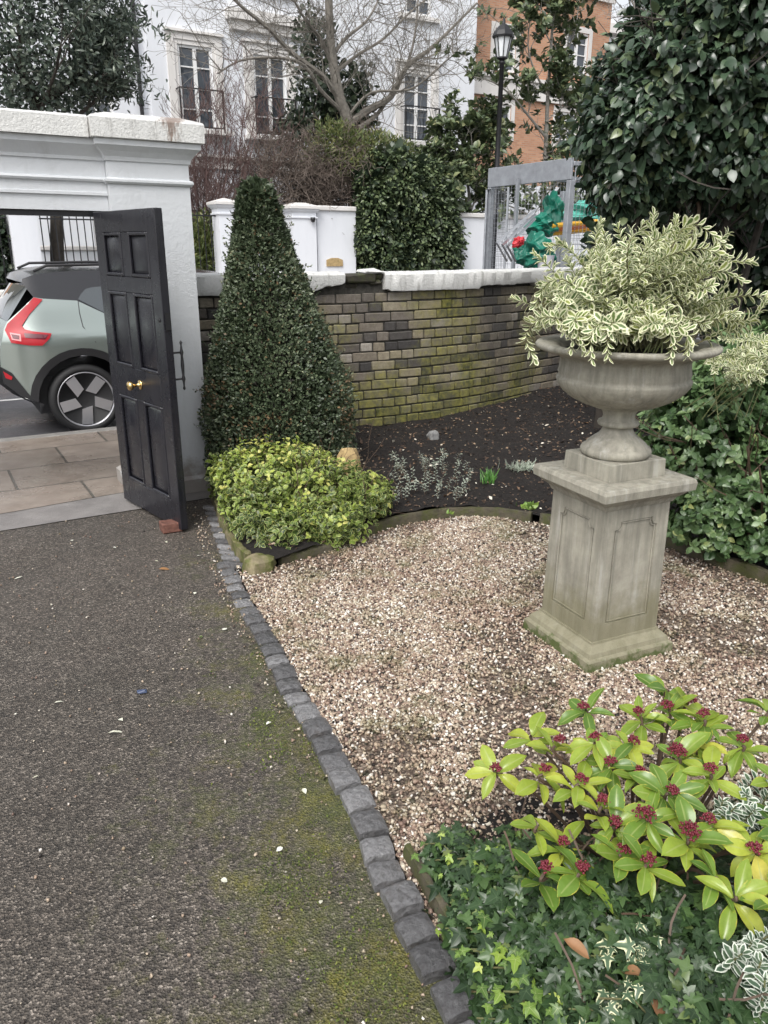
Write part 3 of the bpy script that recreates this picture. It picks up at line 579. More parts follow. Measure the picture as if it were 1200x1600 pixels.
# ============================================================ SETTS AND EDGING
sp_l = spline(SLw[:18], 6); sp_r = spline(SRw[:18], 6); dcum = [0.0]
for i in range(1, len(sp_l)): dcum.append(dcum[-1] + (((sp_l[i] + sp_r[i]) - (sp_l[i - 1] + sp_r[i - 1])) / 2).length)
def sett_at(d):
    i = min(max(int(np.searchsorted(dcum, d)) - 1, 0), len(sp_l) - 2); k = (d - dcum[i]) / (dcum[i + 1] - dcum[i]); return sp_l[i].lerp(sp_l[i + 1], k), sp_r[i].lerp(sp_r[i + 1], k)
def make_sett(name, a, b, c, d_, h, m, label, cat, group):
    """a,b = near left/right; d_,c = far left/right"""
    top = [Vector(q) for q in (a, b, c, d_)]; ce = sum(top, Vector()) / 4; O = Vector((ce.x, ce.y, 0)); n = 5; vs = []; idx = {}
    tilt = (U(-.06, .06), U(-.08, .08)); hh = h + U(-.006, .006)
    for i in range(n + 1):
        for j in range(n + 1):
            p = top[0].lerp(top[1], i / n).lerp(top[3].lerp(top[2], i / n), j / n); e = max(abs(i / n - .5), abs(j / n - .5)) * 2
            z = hh + (p.x - ce.x) * tilt[0] + (p.y - ce.y) * tilt[1] + U(-.0022, .0022) - (.009 if e > .95 else 0) - (.007 if (i in (0, n) and j in (0, n)) else 0)
            q = p.lerp(ce, .02 + (U(0, .05) if e > .95 else 0)); idx[i, j] = len(vs); vs.append(Vector((q.x, q.y, z)))
    fs = [(idx[i, j], idx[i + 1, j], idx[i + 1, j + 1], idx[i, j + 1]) for i in range(n) for j in range(n)]
    ring = [(i, 0) for i in range(n)] + [(n, j) for j in range(n)] + [(n - i, n) for i in range(n)] + [(0, n - j) for j in range(n)]; k0 = len(vs)
    for q in ring: p = vs[idx[q]]; w = p + (p - ce) * .04; vs.append(Vector((w.x, w.y, -.06)))
    L = len(ring); fs += [(idx[ring[q]], k0 + q, k0 + (q + 1) % L, idx[ring[(q + 1) % L]]) for q in range(L)]
    mb = MB(); mb.add(vs, fs); o = mb.build(name, m, origin=O, angle=50); fillet_normals(o); return tag(o, label, cat, group)
def ordinal(i):
    W_ = 'nearest second third fourth fifth sixth seventh eighth ninth tenth eleventh twelfth thirteenth fourteenth fifteenth sixteenth seventeenth eighteenth nineteenth twentieth'.split(); T_ = 'first second third fourth fifth sixth seventh eighth ninth'.split()
    return W_[i] if i < 20 else ('twenty ' if i < 29 else 'thirty ') + T_[(i - 20) % 9] if i < 38 else 'farthest'
d = 0.10; i = 0
while d < dcum[-1] - .04:
    L = U(.082, .105); g = U(.012, .022); a, b = sett_at(d); c1, c2 = sett_at(min(d + L, dcum[-1])); sh = U(-.006, .006); a, b, c1, c2 = (q + (b - a).normalized() * sh for q in (a, b, c1, c2)); py = proj(*((a + b) / 2))[1]
    mi = (a + b) / 2
    if py < 1700:
        make_sett('granite_sett', a, b, c2, c1, .036 if py > 1130 else (.024 if py > 960 else .013), 'sett',
                  ordinal(i) + ' granite sett of the curved row along the gravel, nearest counted first', 'sett', 'granite setts edging the drive')
    d += L + g; i += 1
# narrow dark bricks laid crosswise nearer the gate
for k in range(11):
    f = k / 11; a = G(348 - 34 * f, 880 - 96 * f, .01); b = G(383 - 34 * f, 884 - 98 * f, .01); dd = (G(347 - 34 * f, 874 - 96 * f, .01) - a); dd = dd.normalized() * .05
    make_sett('edging_brick', a, b, b + dd, a + dd, .014, 'sett', ordinal(k) + ' of the narrow crosswise bricks beside the mossy edging, counted toward the gate', 'brick', 'crosswise edging bricks near the gate')
def rough_bar(name, path, w, h, m, label, cat, z0=-.03, amp=.012, parent=None):
    mb = MB(); prev = None; path = [Vector(p) for p in path]; vs = []; N = len(path); K = 8
    for i, p in enumerate(path):
        T = (path[min(i + 1, N - 1)] - path[max(i - 1, 0)]).normalized(); S = Vector((T.y, -T.x, 0)).normalized()
        prof = [(-.5, 0), (-.5, .75), (-.4, .97), (0, 1), (.4, .97), (.5, .75), (.5, 0), (0, 0)]
        for a, b in prof: vs.append(p + S * (a * w + U(-amp, amp) * .6) + UP * (z0 + b * (h - z0) + (U(-amp, amp) * .5 if b > 0 else 0)))
    fs = [(i * K + j, i * K + (j + 1) % K, (i + 1) * K + (j + 1) % K, (i + 1) * K + j) for i in range(N - 1) for j in range(K)] + [tuple(range(K)), tuple(reversed(range((N - 1) * K, N * K)))]
    mb.add(vs, fs); o = mb.build(name, m, parent, origin=path[0], angle=50); fillet_normals(o); return tag(o, label, cat)
rough_bar('stone_edging', spline([G(333, 775), G(348, 818), G(368, 860), G(390, 886)], 8), .045, .085, 'edging_stone', 'long mossy stone edging along the left side of the yellow green shrub', 'edging')
rough_bar('timber_edging', spline([G(438, 884), G(478, 872), G(520, 860)], 6), .045, .06, 'edging_timber', 'short weathered edging piece right of the corner rock', 'edging')
rough_bar('curved_edging', EDGE[2:24], .045, .075, 'edging_timber', 'low curved mossy edging between the dark soil and the gravel', 'edging', amp=.006)
rough_bar('curved_edging', EDGE[24:48], .05, .08, 'edging_timber', 'dark curved edging under the green shrub at the right', 'edging', amp=.006)
rough_bar('edging_board', spline([G(636, 1345), G(680, 1420), G(722, 1500), G(762, 1590), G(800, 1700)], 6), .025, .065, 'edging_timber', 'thin brown board between the setts and the ivy', 'edging', amp=.004)
def rock(name, c, R, m, label, seed, cat='rock', rz=0, flat=0):
    mb = MB(); prof = []; n = 12; vs = []; 
    for i in range(7):
        th = math.pi * i / 6
        for j in range(n):
            ph = 2 * math.pi * j / n; d = Vector((math.sin(th) * math.cos(ph), math.sin(th) * math.sin(ph), math.cos(th)))
            e = [(abs(x) ** .75) * (1 if x > 0 else -1) for x in d]; s = 1 + .8 * (float(fbm(np.array([d.x * 1.6 + seed]), np.array([d.y * 1.6]), np.array([d.z * 1.6]), 3)[0]) - .45)
            q = Vector((e[0] * R[0], e[1] * R[1], e[2] * R[2])) * s; q.rotate(Matrix.Rotation(rz, 3, 'Z')); vs.append(Vector(c) + q)
    mb.add(vs, [(i * n + j, i * n + (j + 1) % n, (i + 1) * n + (j + 1) % n, (i + 1) * n + j) for i in range(6) for j in range(n)])
    o = mb.build(name, m, origin=c, angle=30); fillet_normals(o); return tag(o, label, cat)
rock('corner_rock', G(406, 885, .03), (.095, .075, .075), 'edging_stone', 'squarish yellowish mossy rock at the corner of the shrub bed', 1.3, rz=.5)
p = atY(545, 706, 5.2); rock('sandstone_lump', (p.x, p.y, p.z * .5 + .04), (.085, .06, p.z * .5), 'tan_stone', 'pale yellow sandstone lump behind the golden shrub', 5.2)
p = G(677, 686, .15); rock('grey_stone', (p.x, p.y, bz(p.x, p.y) + .02), (.055, .05, .045), 'grey_stone', 'small pale grey stone lying on the dark soil', 8.1, 'stone', rz=.4)
p = G(268, 829, 0); mb = MB(); mb.bbox((p.x, p.y, .032), (.13, .10, .064), Matrix.Rotation(.5, 3, 'Z') @ Vector((1, 0, 0)), Matrix.Rotation(.5, 3, 'Z') @ Vector((0, 1, 0)), UP, .006, .003)
tag(mb.build('brick_wedge', 'red_brick_piece', origin=(p.x, p.y, 0)), 'piece of red brick holding the black door open', 'brick')
# ============================================================ GATE PILLAR AND LINTEL
gate = thing('gateway', xy(1.5, 5.7), 'white rendered gate pillar and moulded lintel over the open black door', 'gateway')
def stack(mb, u0, u1, v0, v1, prof, b=.0):
    """loft of rectangles: prof = (z, projection)"""
    vs = []
    for z, e in prof:
        for u, v in ((u0 - e, v0 - e), (u1 + e, v0 - e), (u1 + e, v1 + e), (u0 - e, v1 + e)): vs.append(xy(u, v, z))
    n = len(prof); fs = [(i * 4 + j, i * 4 + (j + 1) % 4, (i + 1) * 4 + (j + 1) % 4, (i + 1) * 4 + j) for i in range(n - 1) for j in range(4)] + [(3, 2, 1, 0), tuple(range((n - 1) * 4, n * 4))]
    mb.add(vs, fs)
mb = MB(); PU0, PU1, PV0, PV1 = 1.21, 1.74, 5.5, 6.06
stack(mb, PU0, PU1, PV0, PV1, [(.12, 0), (2.125, 0), (2.13, .012), (2.142, .022), (2.155, .022), (2.163, .012), (2.168, 0), (2.262, 0), (2.266, .010), (2.275, .012), (2.29, .016), (2.32, .038), (2.345, .062), (2.352, .07), (2.385, .072)])
mb.build('pillar_shaft', 'gate_white', gate)
mb = MB(); stack(mb, PU0, PU1, PV0, PV1, [(-.05, .035), (.10, .035), (.118, .012), (.12, .012)]); mb.build('plinth', 'gate_white', gate)
mb = MB(); stack(mb, PU0, PU1, PV0, PV1, [(2.387, .085), (2.391, .093), (2.50, .095), (2.512, .086), (2.545, -.02), (2.56, -.2)]); mb.build('pillar_cap', 'coping_white', gate)
mb = MB(); LU0, LU1 = -1.4, 1.208; lv0, lv1 = 5.56, 6.0
def vband(mb, u0, u1, prof):   # moulding profile (v,z) swept along u
    n = len(prof); vs = [xy(u, v, z) for u in (u0, u1) for v, z in prof]
    mb.add(vs, [tuple(range(n)), tuple(reversed(range(n, 2 * n)))] + [(i, n + i, n + (i + 1) % n, (i + 1) % n) for i in range(n)])
vband(mb, LU0, LU1, [(lv1, 1.965), (lv0, 1.965), (lv0, 2.055), (lv0 - .014, 2.058), (lv0 - .014, 2.075), (lv0 - .006, 2.078), (lv0 - .006, 2.135), (lv0 - .022, 2.14), (lv0 - .028, 2.152), (lv0 - .022, 2.164), (lv0 - .002, 2.168), (lv0 - .002, 2.262), (lv0 - .014, 2.266), (lv0 - .018, 2.285), (lv0 - .045, 2.32), (lv0 - .07, 2.35), (lv0 - .072, 2.385), (lv1, 2.385)])
fillet_normals(mb.build('lintel', 'gate_white', gate))
mb = MB(); vband(mb, LU0, 1.112, [(lv1 + .08, 2.387), (lv0 - .10, 2.387), (lv0 - .10, 2.50), (lv0 - .07, 2.515), ((lv0 + lv1) / 2, 2.54), (lv1 + .08, 2.5)]); fillet_normals(mb.build('coping', 'coping_white', gate))
mb = MB(); stack(mb, -1.95, -1.40, PV0, PV1, [(-.05, .03), (.1, .03), (.12, 0), (2.26, 0), (2.35, .06), (2.385, .07), (2.387, .09), (2.5, .09), (2.54, 0)]); mb.build('far_pillar', 'gate_white', gate)
mb = MB(); mb.uvbox(-1.4, 1.2, 5.60, 5.66, 1.93, 1.963); mb.build('door_frame_head', 'door_black', gate)
mb = MB(); mb.uvbox(1.165, 1.208, 5.58, 5.66, 0.0, 1.929); mb.build('door_jamb', 'door_black', gate)
# ============================================================ SIX PANEL DOOR
DH = Vector((-1.865, 5.315, 0)); DF = Vector((-1.285, 4.655, 0)); DX = (DF - DH).normalized(); DN = Vector((DX.y, -DX.x, 0));
if DN.dot(-DH) < 0: DN = -DN
DW = (DF - DH).length; DZ0, DZ1, DT = .02, 1.955, .05
door = thing('garden_door', DH, 'open black six panel door with a brass knob, swung in beside the pillar', 'door')
def dbox(mb, x0, x1, z0, z1, d0, d1, b=.003): mb.bbox(DH + DX * ((x0 + x1) / 2) + DN * ((d0 + d1) / 2) + UP * ((z0 + z1) / 2), (x1 - x0, abs(d1 - d0), z1 - z0), DX, DN, UP, b)
st = .115; mid = .10; cx = DW / 2; cols = [(st, cx - mid / 2), (cx + mid / 2, DW - st)]; rows = [(.20, .80), (1.0, 1.475), (1.57, 1.83)]
mb = MB(); dbox(mb, 0, st, DZ0, DZ1, -DT / 2, DT / 2); dbox(mb, DW - st, DW, DZ0, DZ1, -DT / 2, DT / 2); 
zs = [(DZ0, rows[0][0]), (rows[0][1], rows[1][0]), (rows[1][1], rows[2][0]), (rows[2][1], DZ1)]
for a, b in zs: dbox(mb, st + .0005, DW - st - .0005, a, b, -DT / 2 + .0006, DT / 2 - .0006)
for a, b in rows: dbox(mb, cols[0][1], cols[1][0], a + .0005, b - .0005, -DT / 2 + .001, DT / 2 - .001)
mb.build('door_frame', 'door_black', door, angle=30)
for (x0, x1) in cols:
    for (z0, z1) in rows:
        mb = MB()
        for sgn in (1, -1):
            k = sgn * DT / 2; w = .022
            for a in ((x0, x0 + w, z0, z1), (x1 - w, x1, z0, z1), (x0 + w, x1 - w, z0, z0 + w), (x0 + w, x1 - w, z1 - w, z1)):
                dbox(mb, a[0] + .001, a[1] - .001, a[2] + .001, a[3] - .001, k * .35, k * 1.16, .005)
            q = [(x0 + .045, z0 + .045), (x1 - .045, z0 + .045), (x1 - .045, z1 - .045), (x0 + .045, z1 - .045)]; o_ = [(x0 + .02, z0 + .02), (x1 - .02, z0 + .02), (x1 - .02, z1 - .02), (x0 + .02, z1 - .02)]
            vs = [DH + DX * a + UP * b + DN * (k * .3) for a, b in o_] + [DH + DX * a + UP * b + DN * (k * .72) for a, b in q]
            fs = [(0, 1, 5, 4), (1, 2, 6, 5), (2, 3, 7, 6), (3, 0, 4, 7), (4, 5, 6, 7)]; mb.add(vs, fs if sgn > 0 else [tuple(reversed(f)) for f in fs])
        mb.build('door_panel', 'door_black', door, angle=30)
kx, kz = .47, .905
mb = MB(); mb.lathe([(.031, 0), (.031, .006), (.024, .010), (.011, .013), (.010, .040), (.016, .046), (.027, .058), (.030, .070), (.026, .082), (.012, .089)], 20, DH + DX * kx + UP * kz + DN * (DT / 2 - .001), DN); mb.build('door_knob', 'brass', door, smooth=True)
mb = MB(); mb.lathe([(.012, 0), (.014, .002), (.009, .006)], 14, DH + DX * (DW - .05) + UP * 1.335 + DN * (DT / 2), DN); mb.box(DH + DX * (DW + .002) + UP * 1.33, (.012, .03, .10), DX, DN); mb.build('latch', 'iron_black', door)
mb = MB(); b0 = DH + DX * (DW - .03) - DN * (DT / 2); hz = (.93, 1.19)
for z in (.98, 1.14): mb.tube([b0 + UP * z, b0 + UP * z - DN * .065], .006, 8)
mb.lathe([(.004, -.15), (.009, -.14), (.005, -.125), (.007, -.10), (.012, -.08), (.007, -.06), (.010, -.02), (.011, 0), (.010, .02), (.007, .06), (.012, .08), (.007, .10), (.005, .125), (.009, .14), (.003, .15)], 10, b0 + UP * 1.06 - DN * .065); mb.build('pull_handle', 'iron_black', door, smooth=True)
# ============================================================ BRICK GARDEN WALL
wall = thing('garden_wall', WX[0], 'old mossy yellow brick wall with a broken white painted coping', 'wall')
mb = MB(); ST = WS[-1]; nc = 16; zb = .00; ch = .0862
for c in range(nc):
    s = 0 if c % 2 else -.06; k = 0; z0 = zb + c * ch; header_course = (c % 3 == 1)
    while s < ST - .12:
        L = (.115 if (random.random() < .42 or (k + c) % 4 == 0) else .235) * U(.97, 1.03); s0, s1 = max(s, 0), min(s + L, ST - .01); k += 1; s += L + U(.007, .013)
        if s1 - s0 < .03: continue
        p, T, Nn = wallpt((s0 + s1) / 2); mb.cur = min(1, max(0, random.gauss(.55 - .28 * (math.sin(c * 2.3 + s * .9) > .55), .26))); 
        zz = z0 + U(-.0025, .0025) - .012 * math.sin(s * 1.4); T2 = (T + UP * U(-.01, .01)).normalized()
        mb.bbox(p + Nn * (U(-.004, .004) - .05) + UP * (zz + ch / 2), (s1 - s0, .10, ch - U(.010, .015)), T2, Nn, UP, .006, .0022)
mb.build('brickwork', 'old_brick', wall, angle=40)
mb = MB(); n = 90
vs = []
for i in range(n + 1):
    p, T, Nn = wallpt(ST * i / n)
    for a, z in ((-.014, -.1), (-.014, 1.462), (-.23, 1.462), (-.23, -.1)): vs.append(p + Nn * a + UP * z)
mb.add(vs, [(i * 4 + j, (i + 1) * 4 + j, (i + 1) * 4 + (j + 1) % 4, i * 4 + (j + 1) % 4) for i in range(n) for j in range(4)] + [(0, 1, 2, 3), (n * 4 + 3, n * 4 + 2, n * 4 + 1, n * 4)])
fillet_normals(mb.build('mortar_core', 'old_mortar', wall))
def coping(s0, s1, name, endl=0, endr=0):
    mb = MB(); n = max(6, int((s1 - s0) / .03)); vs = []; K = 8
    for i in range(n + 1):
        s = s0 + (s1 - s0) * i / n; p, T, Nn = wallpt(min(s, ST - .001)); w = float(fbm(np.array([s * 2.2]), np.array([3.]), 0, 3)[0]) - .45; w2 = float(fbm(np.array([s * 17]), np.array([7.]), 0, 3)[0]) - .45
        lo = 1.385 + .012 * w2; 
        if endr and s > s1 - .38: lo += .075 * (1 - (s1 - s) / .38) + .03 * w2
        if endl and s < s0 + .06: lo += .02
        if SA < s < SB: lo += .028 + .02 * w2
        hi = 1.545 + .012 * w; f = .05 + .008 * w2
        for a, z in ((f - .005, lo), (f, lo + .012), (f + .002, hi - .02), (f - .012, hi - .003), (-.10, hi + .008), (-.27, hi - .01), (-.28, hi - .04), (-.28, 1.386)):
            vs.append(p + Nn * a + UP * (z + (U(-.002, .002))))
    mb.add(vs, [(i * K + j, (i + 1) * K + j, (i + 1) * K + (j + 1) % K, i * K + (j + 1) % K) for i in range(n) for j in range(K)] + [tuple(range(K)), tuple(reversed(range(n * K, (n + 1) * K)))])
    fillet_normals(mb.build(name, 'coping_white', wall, angle=40))
GA, GB = s_of_px(532), s_of_px(594); SA, SB = s_of_px(742), s_of_px(832)
coping(.02, GA, 'coping_slab', endr=1); coping(GB, ST, 'coping_slab', endl=1)
p, T, Nn = wallpt((GA + GB) / 2); mossy('broken_brick', (.05, .042, .032), (.018, .016, .014), (.06, .07, .02), 14, .42, .6)
mb = MB(); w = GB - GA
for a, wd, z, h, out in ((-.08, .74, 1.495, .075, .035), (-.3, .34, 1.43, .05, .0), (.30, .30, 1.462, .04, .01), (.36, .26, 1.51, .05, .015)):
    mb.bbox(p + T * (a * w) + UP * z + Nn * (out - .13), (wd * w, .26, h), (T + UP * U(-.06, .06)).normalized(), Nn, UP, .014, .010)
mb.build('broken_core', 'broken_brick', wall, angle=40)
mb = MB(); mb.bbox(p + T * (.24 * w) + UP * 1.548 - Nn * .06, (w * .5, .2, .022), (T + UP * .05).normalized(), Nn, UP, .008, .012); mb.build('coping_fragment', 'coping_white', wall, angle=40)
# ============================================================ URN AND PEDESTAL
PC = Vector((1.0, 3.235, 0)); pa = math.radians(25); PX_ = Vector((math.cos(pa), math.sin(pa), 0)); PY_ = Vector((-math.sin(pa), math.cos(pa), 0))
ped = thing('pedestal', PC, 'tall weathered stone pedestal with sunk panels, green with algae at its foot', 'pedestal')
def sq(mb, prof):
    vs = []
    for z, h in prof:
        for i, j in ((-1, -1), (1, -1), (1, 1), (-1, 1)): vs.append(PC + PX_ * (i * h) + PY_ * (j * h) + UP * z)
    n = len(prof); mb.add(vs, [(i * 4 + j, i * 4 + (j + 1) % 4, (i + 1) * 4 + (j + 1) % 4, (i + 1) * 4 + j) for i in range(n - 1) for j in range(4)] + [(3, 2, 1, 0), tuple(range((n - 1) * 4, n * 4))])
mb = MB(); sq(mb, [(-.03, .243), (.055, .240), (.062, .234), (.066, .226), (.085, .220), (.105, .200), (.112, .192), (.122, .190)]); mb.build('base', 'pedestal_stone', ped)
DB, DTp, z0, z1 = .183, .176, .122, .72
mb = MB(); sq(mb, [(z0, DB - .008), (z1, DTp - .008)]); mb.build('dado_core', 'pedestal_stone', ped)
# raised frames leave a sunk panel with notched corners on each face
mb = MB()
for k in range(4):
    Nk = (Matrix.Rotation(k * math.pi / 2, 3, 'Z') @ -PY_); Xk = Nk.cross(UP) * -1
    def pt(x, z, out=0.0):
        h = DB + (DTp - DB) * (z - z0) / (z1 - z0); return PC + Nk * (h + out) + Xk * (x * h) + UP * z
    o_ = [(-1, z0), (1, z0), (1, z1), (-1, z1)]; pl, pt0, pt1, c = .66, z0 + .075, z1 - .055, .035
    inn = [(-pl, pt0 + 0), (pl, pt0), (pl, pt1 - c), (pl - .12, pt1 - c * .95), (pl - .17, pt1 - c * .5), (pl - .17, pt1), (-pl + .17, pt1), (-pl + .17, pt1 - c * .5), (-pl + .12, pt1 - c * .95), (-pl, pt1 - c)]
    V_ = [pt(*q) for q in o_] + [pt(*q) for q in inn] + [pt(q[0] * .985, q[1], -.0075) for q in inn]; m_ = len(inn)
    fs = [(0, 1, 5, 4), (1, 2, 7, 6, 5)[:5], (2, 3, 10, 9), (3, 0, 4, 13, 12, 11, 10), (2, 9, 8, 7)]
    fs += [(4 + i, 4 + (i + 1) % m_, 4 + m_ + (i + 1) % m_, 4 + m_ + i) for i in range(m_)]
    mb.add(V_, fs)
    # fine bead inside the panel
    bead = [pt(q[0] * .9, pt0 + (q[1] - pt0) * .965 + .010, -.004) for q in inn]; mb.tube(bead + [bead[0]], .0035, 5)
mb.build('panel_frame', 'pedestal_stone', ped)
mb = MB(); sq(mb, [(.72, .176), (.724, .183), (.735, .188), (.745, .193), (.76, .212), (.775, .226), (.78, .236), (.783, .243), (.815, .246), (.83, .240), (.833, .235)]); mb.build('cap', 'pedestal_stone', ped)
UC = PC + UP * .834; urn = thing('stone_urn', UC, 'wide shallow stone urn on a turned stem, standing on the pedestal', 'urn')
mb = MB(); s_ = PC; 
def sq2(mb, prof): sq(mb, prof)
sq(mb, [(.834, .150), (.905, .148), (.908, .145)]); mb.build('plinth_block', 'urn_stone', urn)
mb = MB(); mb.lathe([(.135, .0), (.146, .006), (.15, .022), (.144, .036), (.132, .042), (.126, .052), (.115, .062), (.095, .078), (.078, .090), (.068, .104), (.062, .118), (.068, .124), (.084, .130), (.088, .140), (.083, .150), (.070, .156), (.066, .168), (.070, .185), (.080, .200), (.090, .208)], 40, PC + UP * .908); mb.build('stem', 'urn_stone', urn, smooth=True)
def lob(t, z, r): return 1 + (.012 * abs(math.sin(t * 14)) if .03 < z < .115 else 0) + (.014 * max(0, math.sin(t * 28 + z * 60)) if .145 < z < .2 else 0)
mb = MB(); mb.lathe([(.09, .0), (.12, .006), (.165, .022), (.21, .045), (.245, .072), (.265, .098), (.275, .118), (.275, .126), (.268, .131), (.266, .142), (.268, .150), (.264, .170), (.262, .20), (.268, .212), (.29, .224), (.325, .234), (.355, .242), (.368, .250), (.371, .262), (.362, .272), (.33, .268), (.295, .262), (.275, .25), (.25, .20), (.05, .18)], 112, PC + UP * 1.112, f=lob); mb.build('bowl', 'urn_stone', urn, smooth=True)
mb = MB(); mb.lathe([(.02, .0), (.262, .0), (.262, .022), (.15, .035), (.02, .045)], 32, PC + UP * 1.325); mb.build('soil_fill', 'soil', urn)
# ============================================================ PARKED CAR
CV = 9.29; GZ = -.12
def make_car(label):
    uc0 = UZ(3, 556, 8.36)[0]; T = lambda *ps: [UZ(px, py, 8.36) for px, py in ps]
    uw, _ = UZ(137, 628, 8.36); uf = uw + 2.70; hz = lambda h: GZ + h; wr = .36
    car = thing('parked_car', xy(uw + 1.3, CV, GZ), label, 'car')
    def Wd(u, z):
        h = z - GZ; x = u - uc0
        w = np.interp(h, [.15, .3, .62, .90, .97, 1.02, 1.09, 1.2, 1.3, 1.62, 1.75], [.85, .875, .895, .925, .93, .918, .885, .845, .81, .66, .58])
        w = w - (np.clip(.42 - x, 0, 1) / .42) ** 2 * .17 - np.clip((x - 3.55) / .85, 0, 1) ** 2 * .22
        return w
    def side(name, poly, off, m, parent, inset=0, far=True):
        pts = [Vector(p) for p in poly]; dens = []
        for i in range(len(pts)):
            a, b = pts[i], pts[(i + 1) % len(pts)]; k = max(1, int((b - a).length / .05)); dens += [a.lerp(b, j / k) for j in range(k)]
        xs = [p.x for p in dens]; ys = [p.y for p in dens]; gx, gy = np.meshgrid(np.arange(min(xs), max(xs), .045), np.arange(min(ys), max(ys), .045)); gx, gy = gx.ravel(), gy.ravel()
        ok = in_poly(gx, gy, [(p.x, p.y) for p in dens]); inn = [Vector((a, b)) for a, b in zip(gx[ok], gy[ok])]
        v, e, f, *_ = geometry.delaunay_2d_cdt(dens + inn, [], [list(range(len(dens)))], 1, 1e-5); out = []
        for sg in (-1, 1):
            par = parent if not isinstance(parent, list) else parent[0 if sg < 0 else 1]
            mb = MB(); mb.add([xy(p.x, CV + sg * (float(Wd(p.x, p.y)) + off), p.y) for p in v], [tuple(q if sg < 0 else reversed(q)) for q in f]); out.append(mb.build(name, m, par, smooth=True))
        return out
    def cross(name, prof, m, parent, bulge=.05, off=0.0, q0=-1, q1=1):
        K = 10; vs = []
        for i, (u, z) in enumerate(prof):
            a = Vector(prof[max(i - 1, 0)]); b = Vector(prof[min(i + 1, len(prof) - 1)]); t_ = (b - a).normalized(); nn = Vector((-t_.y, t_.x))
            w = float(Wd(u, z))
            for k in range(K + 1):
                q = q0 + (q1 - q0) * k / K; bb = bulge * (1 - q * q) + off; vs.append(xy(u + nn.x * bb, CV + q * w, z + nn.y * bb))
        mb = MB(); mb.add(vs, [(i * (K + 1) + k, (i + 1) * (K + 1) + k, (i + 1) * (K + 1) + k + 1, i * (K + 1) + k + 1) for i in range(len(prof) - 1) for k in range(K)])
        return mb.build(name, m, parent, smooth=True)
    arc = lambda c, r, a0, a1, n=14: [(c + r * math.cos(math.radians(a0 + (a1 - a0) * i / n)), GZ + wr + r * math.sin(math.radians(a0 + (a1 - a0) * i / n))) for i in range(n + 1)]
    belt = T((56, 466), (71, 468), (124, 471), (167, 491)); zb_ = belt[-1][1]
    fb = [(uc0 + 3.35, zb_ - .02), (uc0 + 3.9, zb_ - .09), (uc0 + 4.32, GZ + .84), (uc0 + 4.42, GZ + .66), (uc0 + 4.40, GZ + .44)]
    rarc = arc(uw, .53, 8, 172); farc = arc(uf, .53, 8, 172)
    body = T((3, 556), (4, 542), (9, 516), (14, 505)) + belt + fb + [(uf + .525, GZ + .44)] + farc + [(uf - .525, GZ + .43), (uw + .525, GZ + .43)] + rarc + T((21, 586), (5, 578))
    bo = side('body_side', body, 0, 'car_green', car)
    gap = T((126, 472), (127, 490), (131, 511), (150, 535)); mb = MB(); mb.tube([xy(u, CV - float(Wd(u, z)) - .0015, z) for u, z in gap], .004, 5)
    mb.build('door_gap', 'car_trim', bo[0]); mb = MB(); gap2 = [(uw + 1.12, GZ + .46), (uw + 1.14, zb_ - .02)]; mb.tube([xy(u, CV - float(Wd(u, z)) - .001, z) for u, z in gap2], .004, 5); mb.build('door_gap', 'car_trim', bo[0])
    h = UZ(168, 528, 8.36); mb = MB(); mb.bbox(xy(h[0] + .09, CV - float(Wd(h[0], h[1])) - .03, h[1]), (.2, .03, .028), US, UV_, UP, .008); mb.build('door_handle', 'car_green', bo[0]); mb = MB(); mb.bbox(xy(h[0] + 1.15, CV - float(Wd(h[0], h[1])) - .03, h[1]), (.2, .03, .028), US, UV_, UP, .008); mb.build('door_handle', 'car_green', bo[0])
    a_in = arc(uw, .455, 172, 8); 
    clad = T((5, 578), (21, 586)) + list(reversed(rarc)) + [(uw + .525, GZ + .43), (uf - .525, GZ + .43)] + list(reversed(farc)) + [(uf + .525, GZ + .44), (uc0 + 4.40, GZ + .44), (uc0 + 4.3, GZ + .22), (uf + .45, GZ + .24)] + arc(uf, .455, -12, 192) + [(uf - .47, GZ + .24), (uw + .47, GZ + .24)] + arc(uw, .455, -12, 192) + T((71, 633), (37, 623), (9, 603))
    side('wheel_arch_cladding', clad, .006, 'car_trim', car)
    roofz = UZ(130, 423, 8.36)[1] ; 
    up = T((56, 466), (47, 454), (39, 443), (40, 437), (60, 430), (94, 426), (130, 424)) + [(uc0 + 1.6, roofz + .0), (uc0 + 2.3, roofz - .06), (uc0 + 2.75, roofz - .15), (uc0 + 3.35, zb_ - .02)] + list(reversed(belt[1:]))
    side('roof_side', up, 0, 'car_black', car)
    win = T((126, 469), (131, 461), (139, 453), (150, 450), (163, 449)) + [(uc0 + 2.45, roofz - .2), (uc0 + 2.95, zb_ + .08), (uc0 + 2.85, zb_ + .02)] + T((167, 490))
    side('side_window', win, .008, 'car_glass', car)
    prof_r = T((56, 466), (47, 454)); 
    cross('roof', T((39, 443), (40, 437), (60, 430), (94, 426), (130, 424)) + [(uc0 + 1.6, roofz), (uc0 + 2.3, roofz - .06), (uc0 + 2.75, roofz - .15)], 'car_black', car, .045)
    cross('rear_window', T((14, 505), (47, 452), (41, 443)), 'car_glass', car, .06)
    cross('tailgate', T((5, 578), (3, 556), (4, 542), (9, 516), (14, 505)), 'car_green', car, .07)
    cross('rear_bumper', T((60, 633), (37, 623), (9, 603), (5, 578)), 'car_trim', car, .07)
    cross('windscreen', [(uc0 + 2.75, roofz - .15), (uc0 + 3.5, zb_ - .02)], 'car_glass', car, .06)
    cross('bonnet', [(uc0 + 3.45, zb_ - .0), (uc0 + 3.9, zb_ - .06), (uc0 + 4.32, GZ + .86), (uc0 + 4.42, GZ + .66)], 'car_green', car, .05)
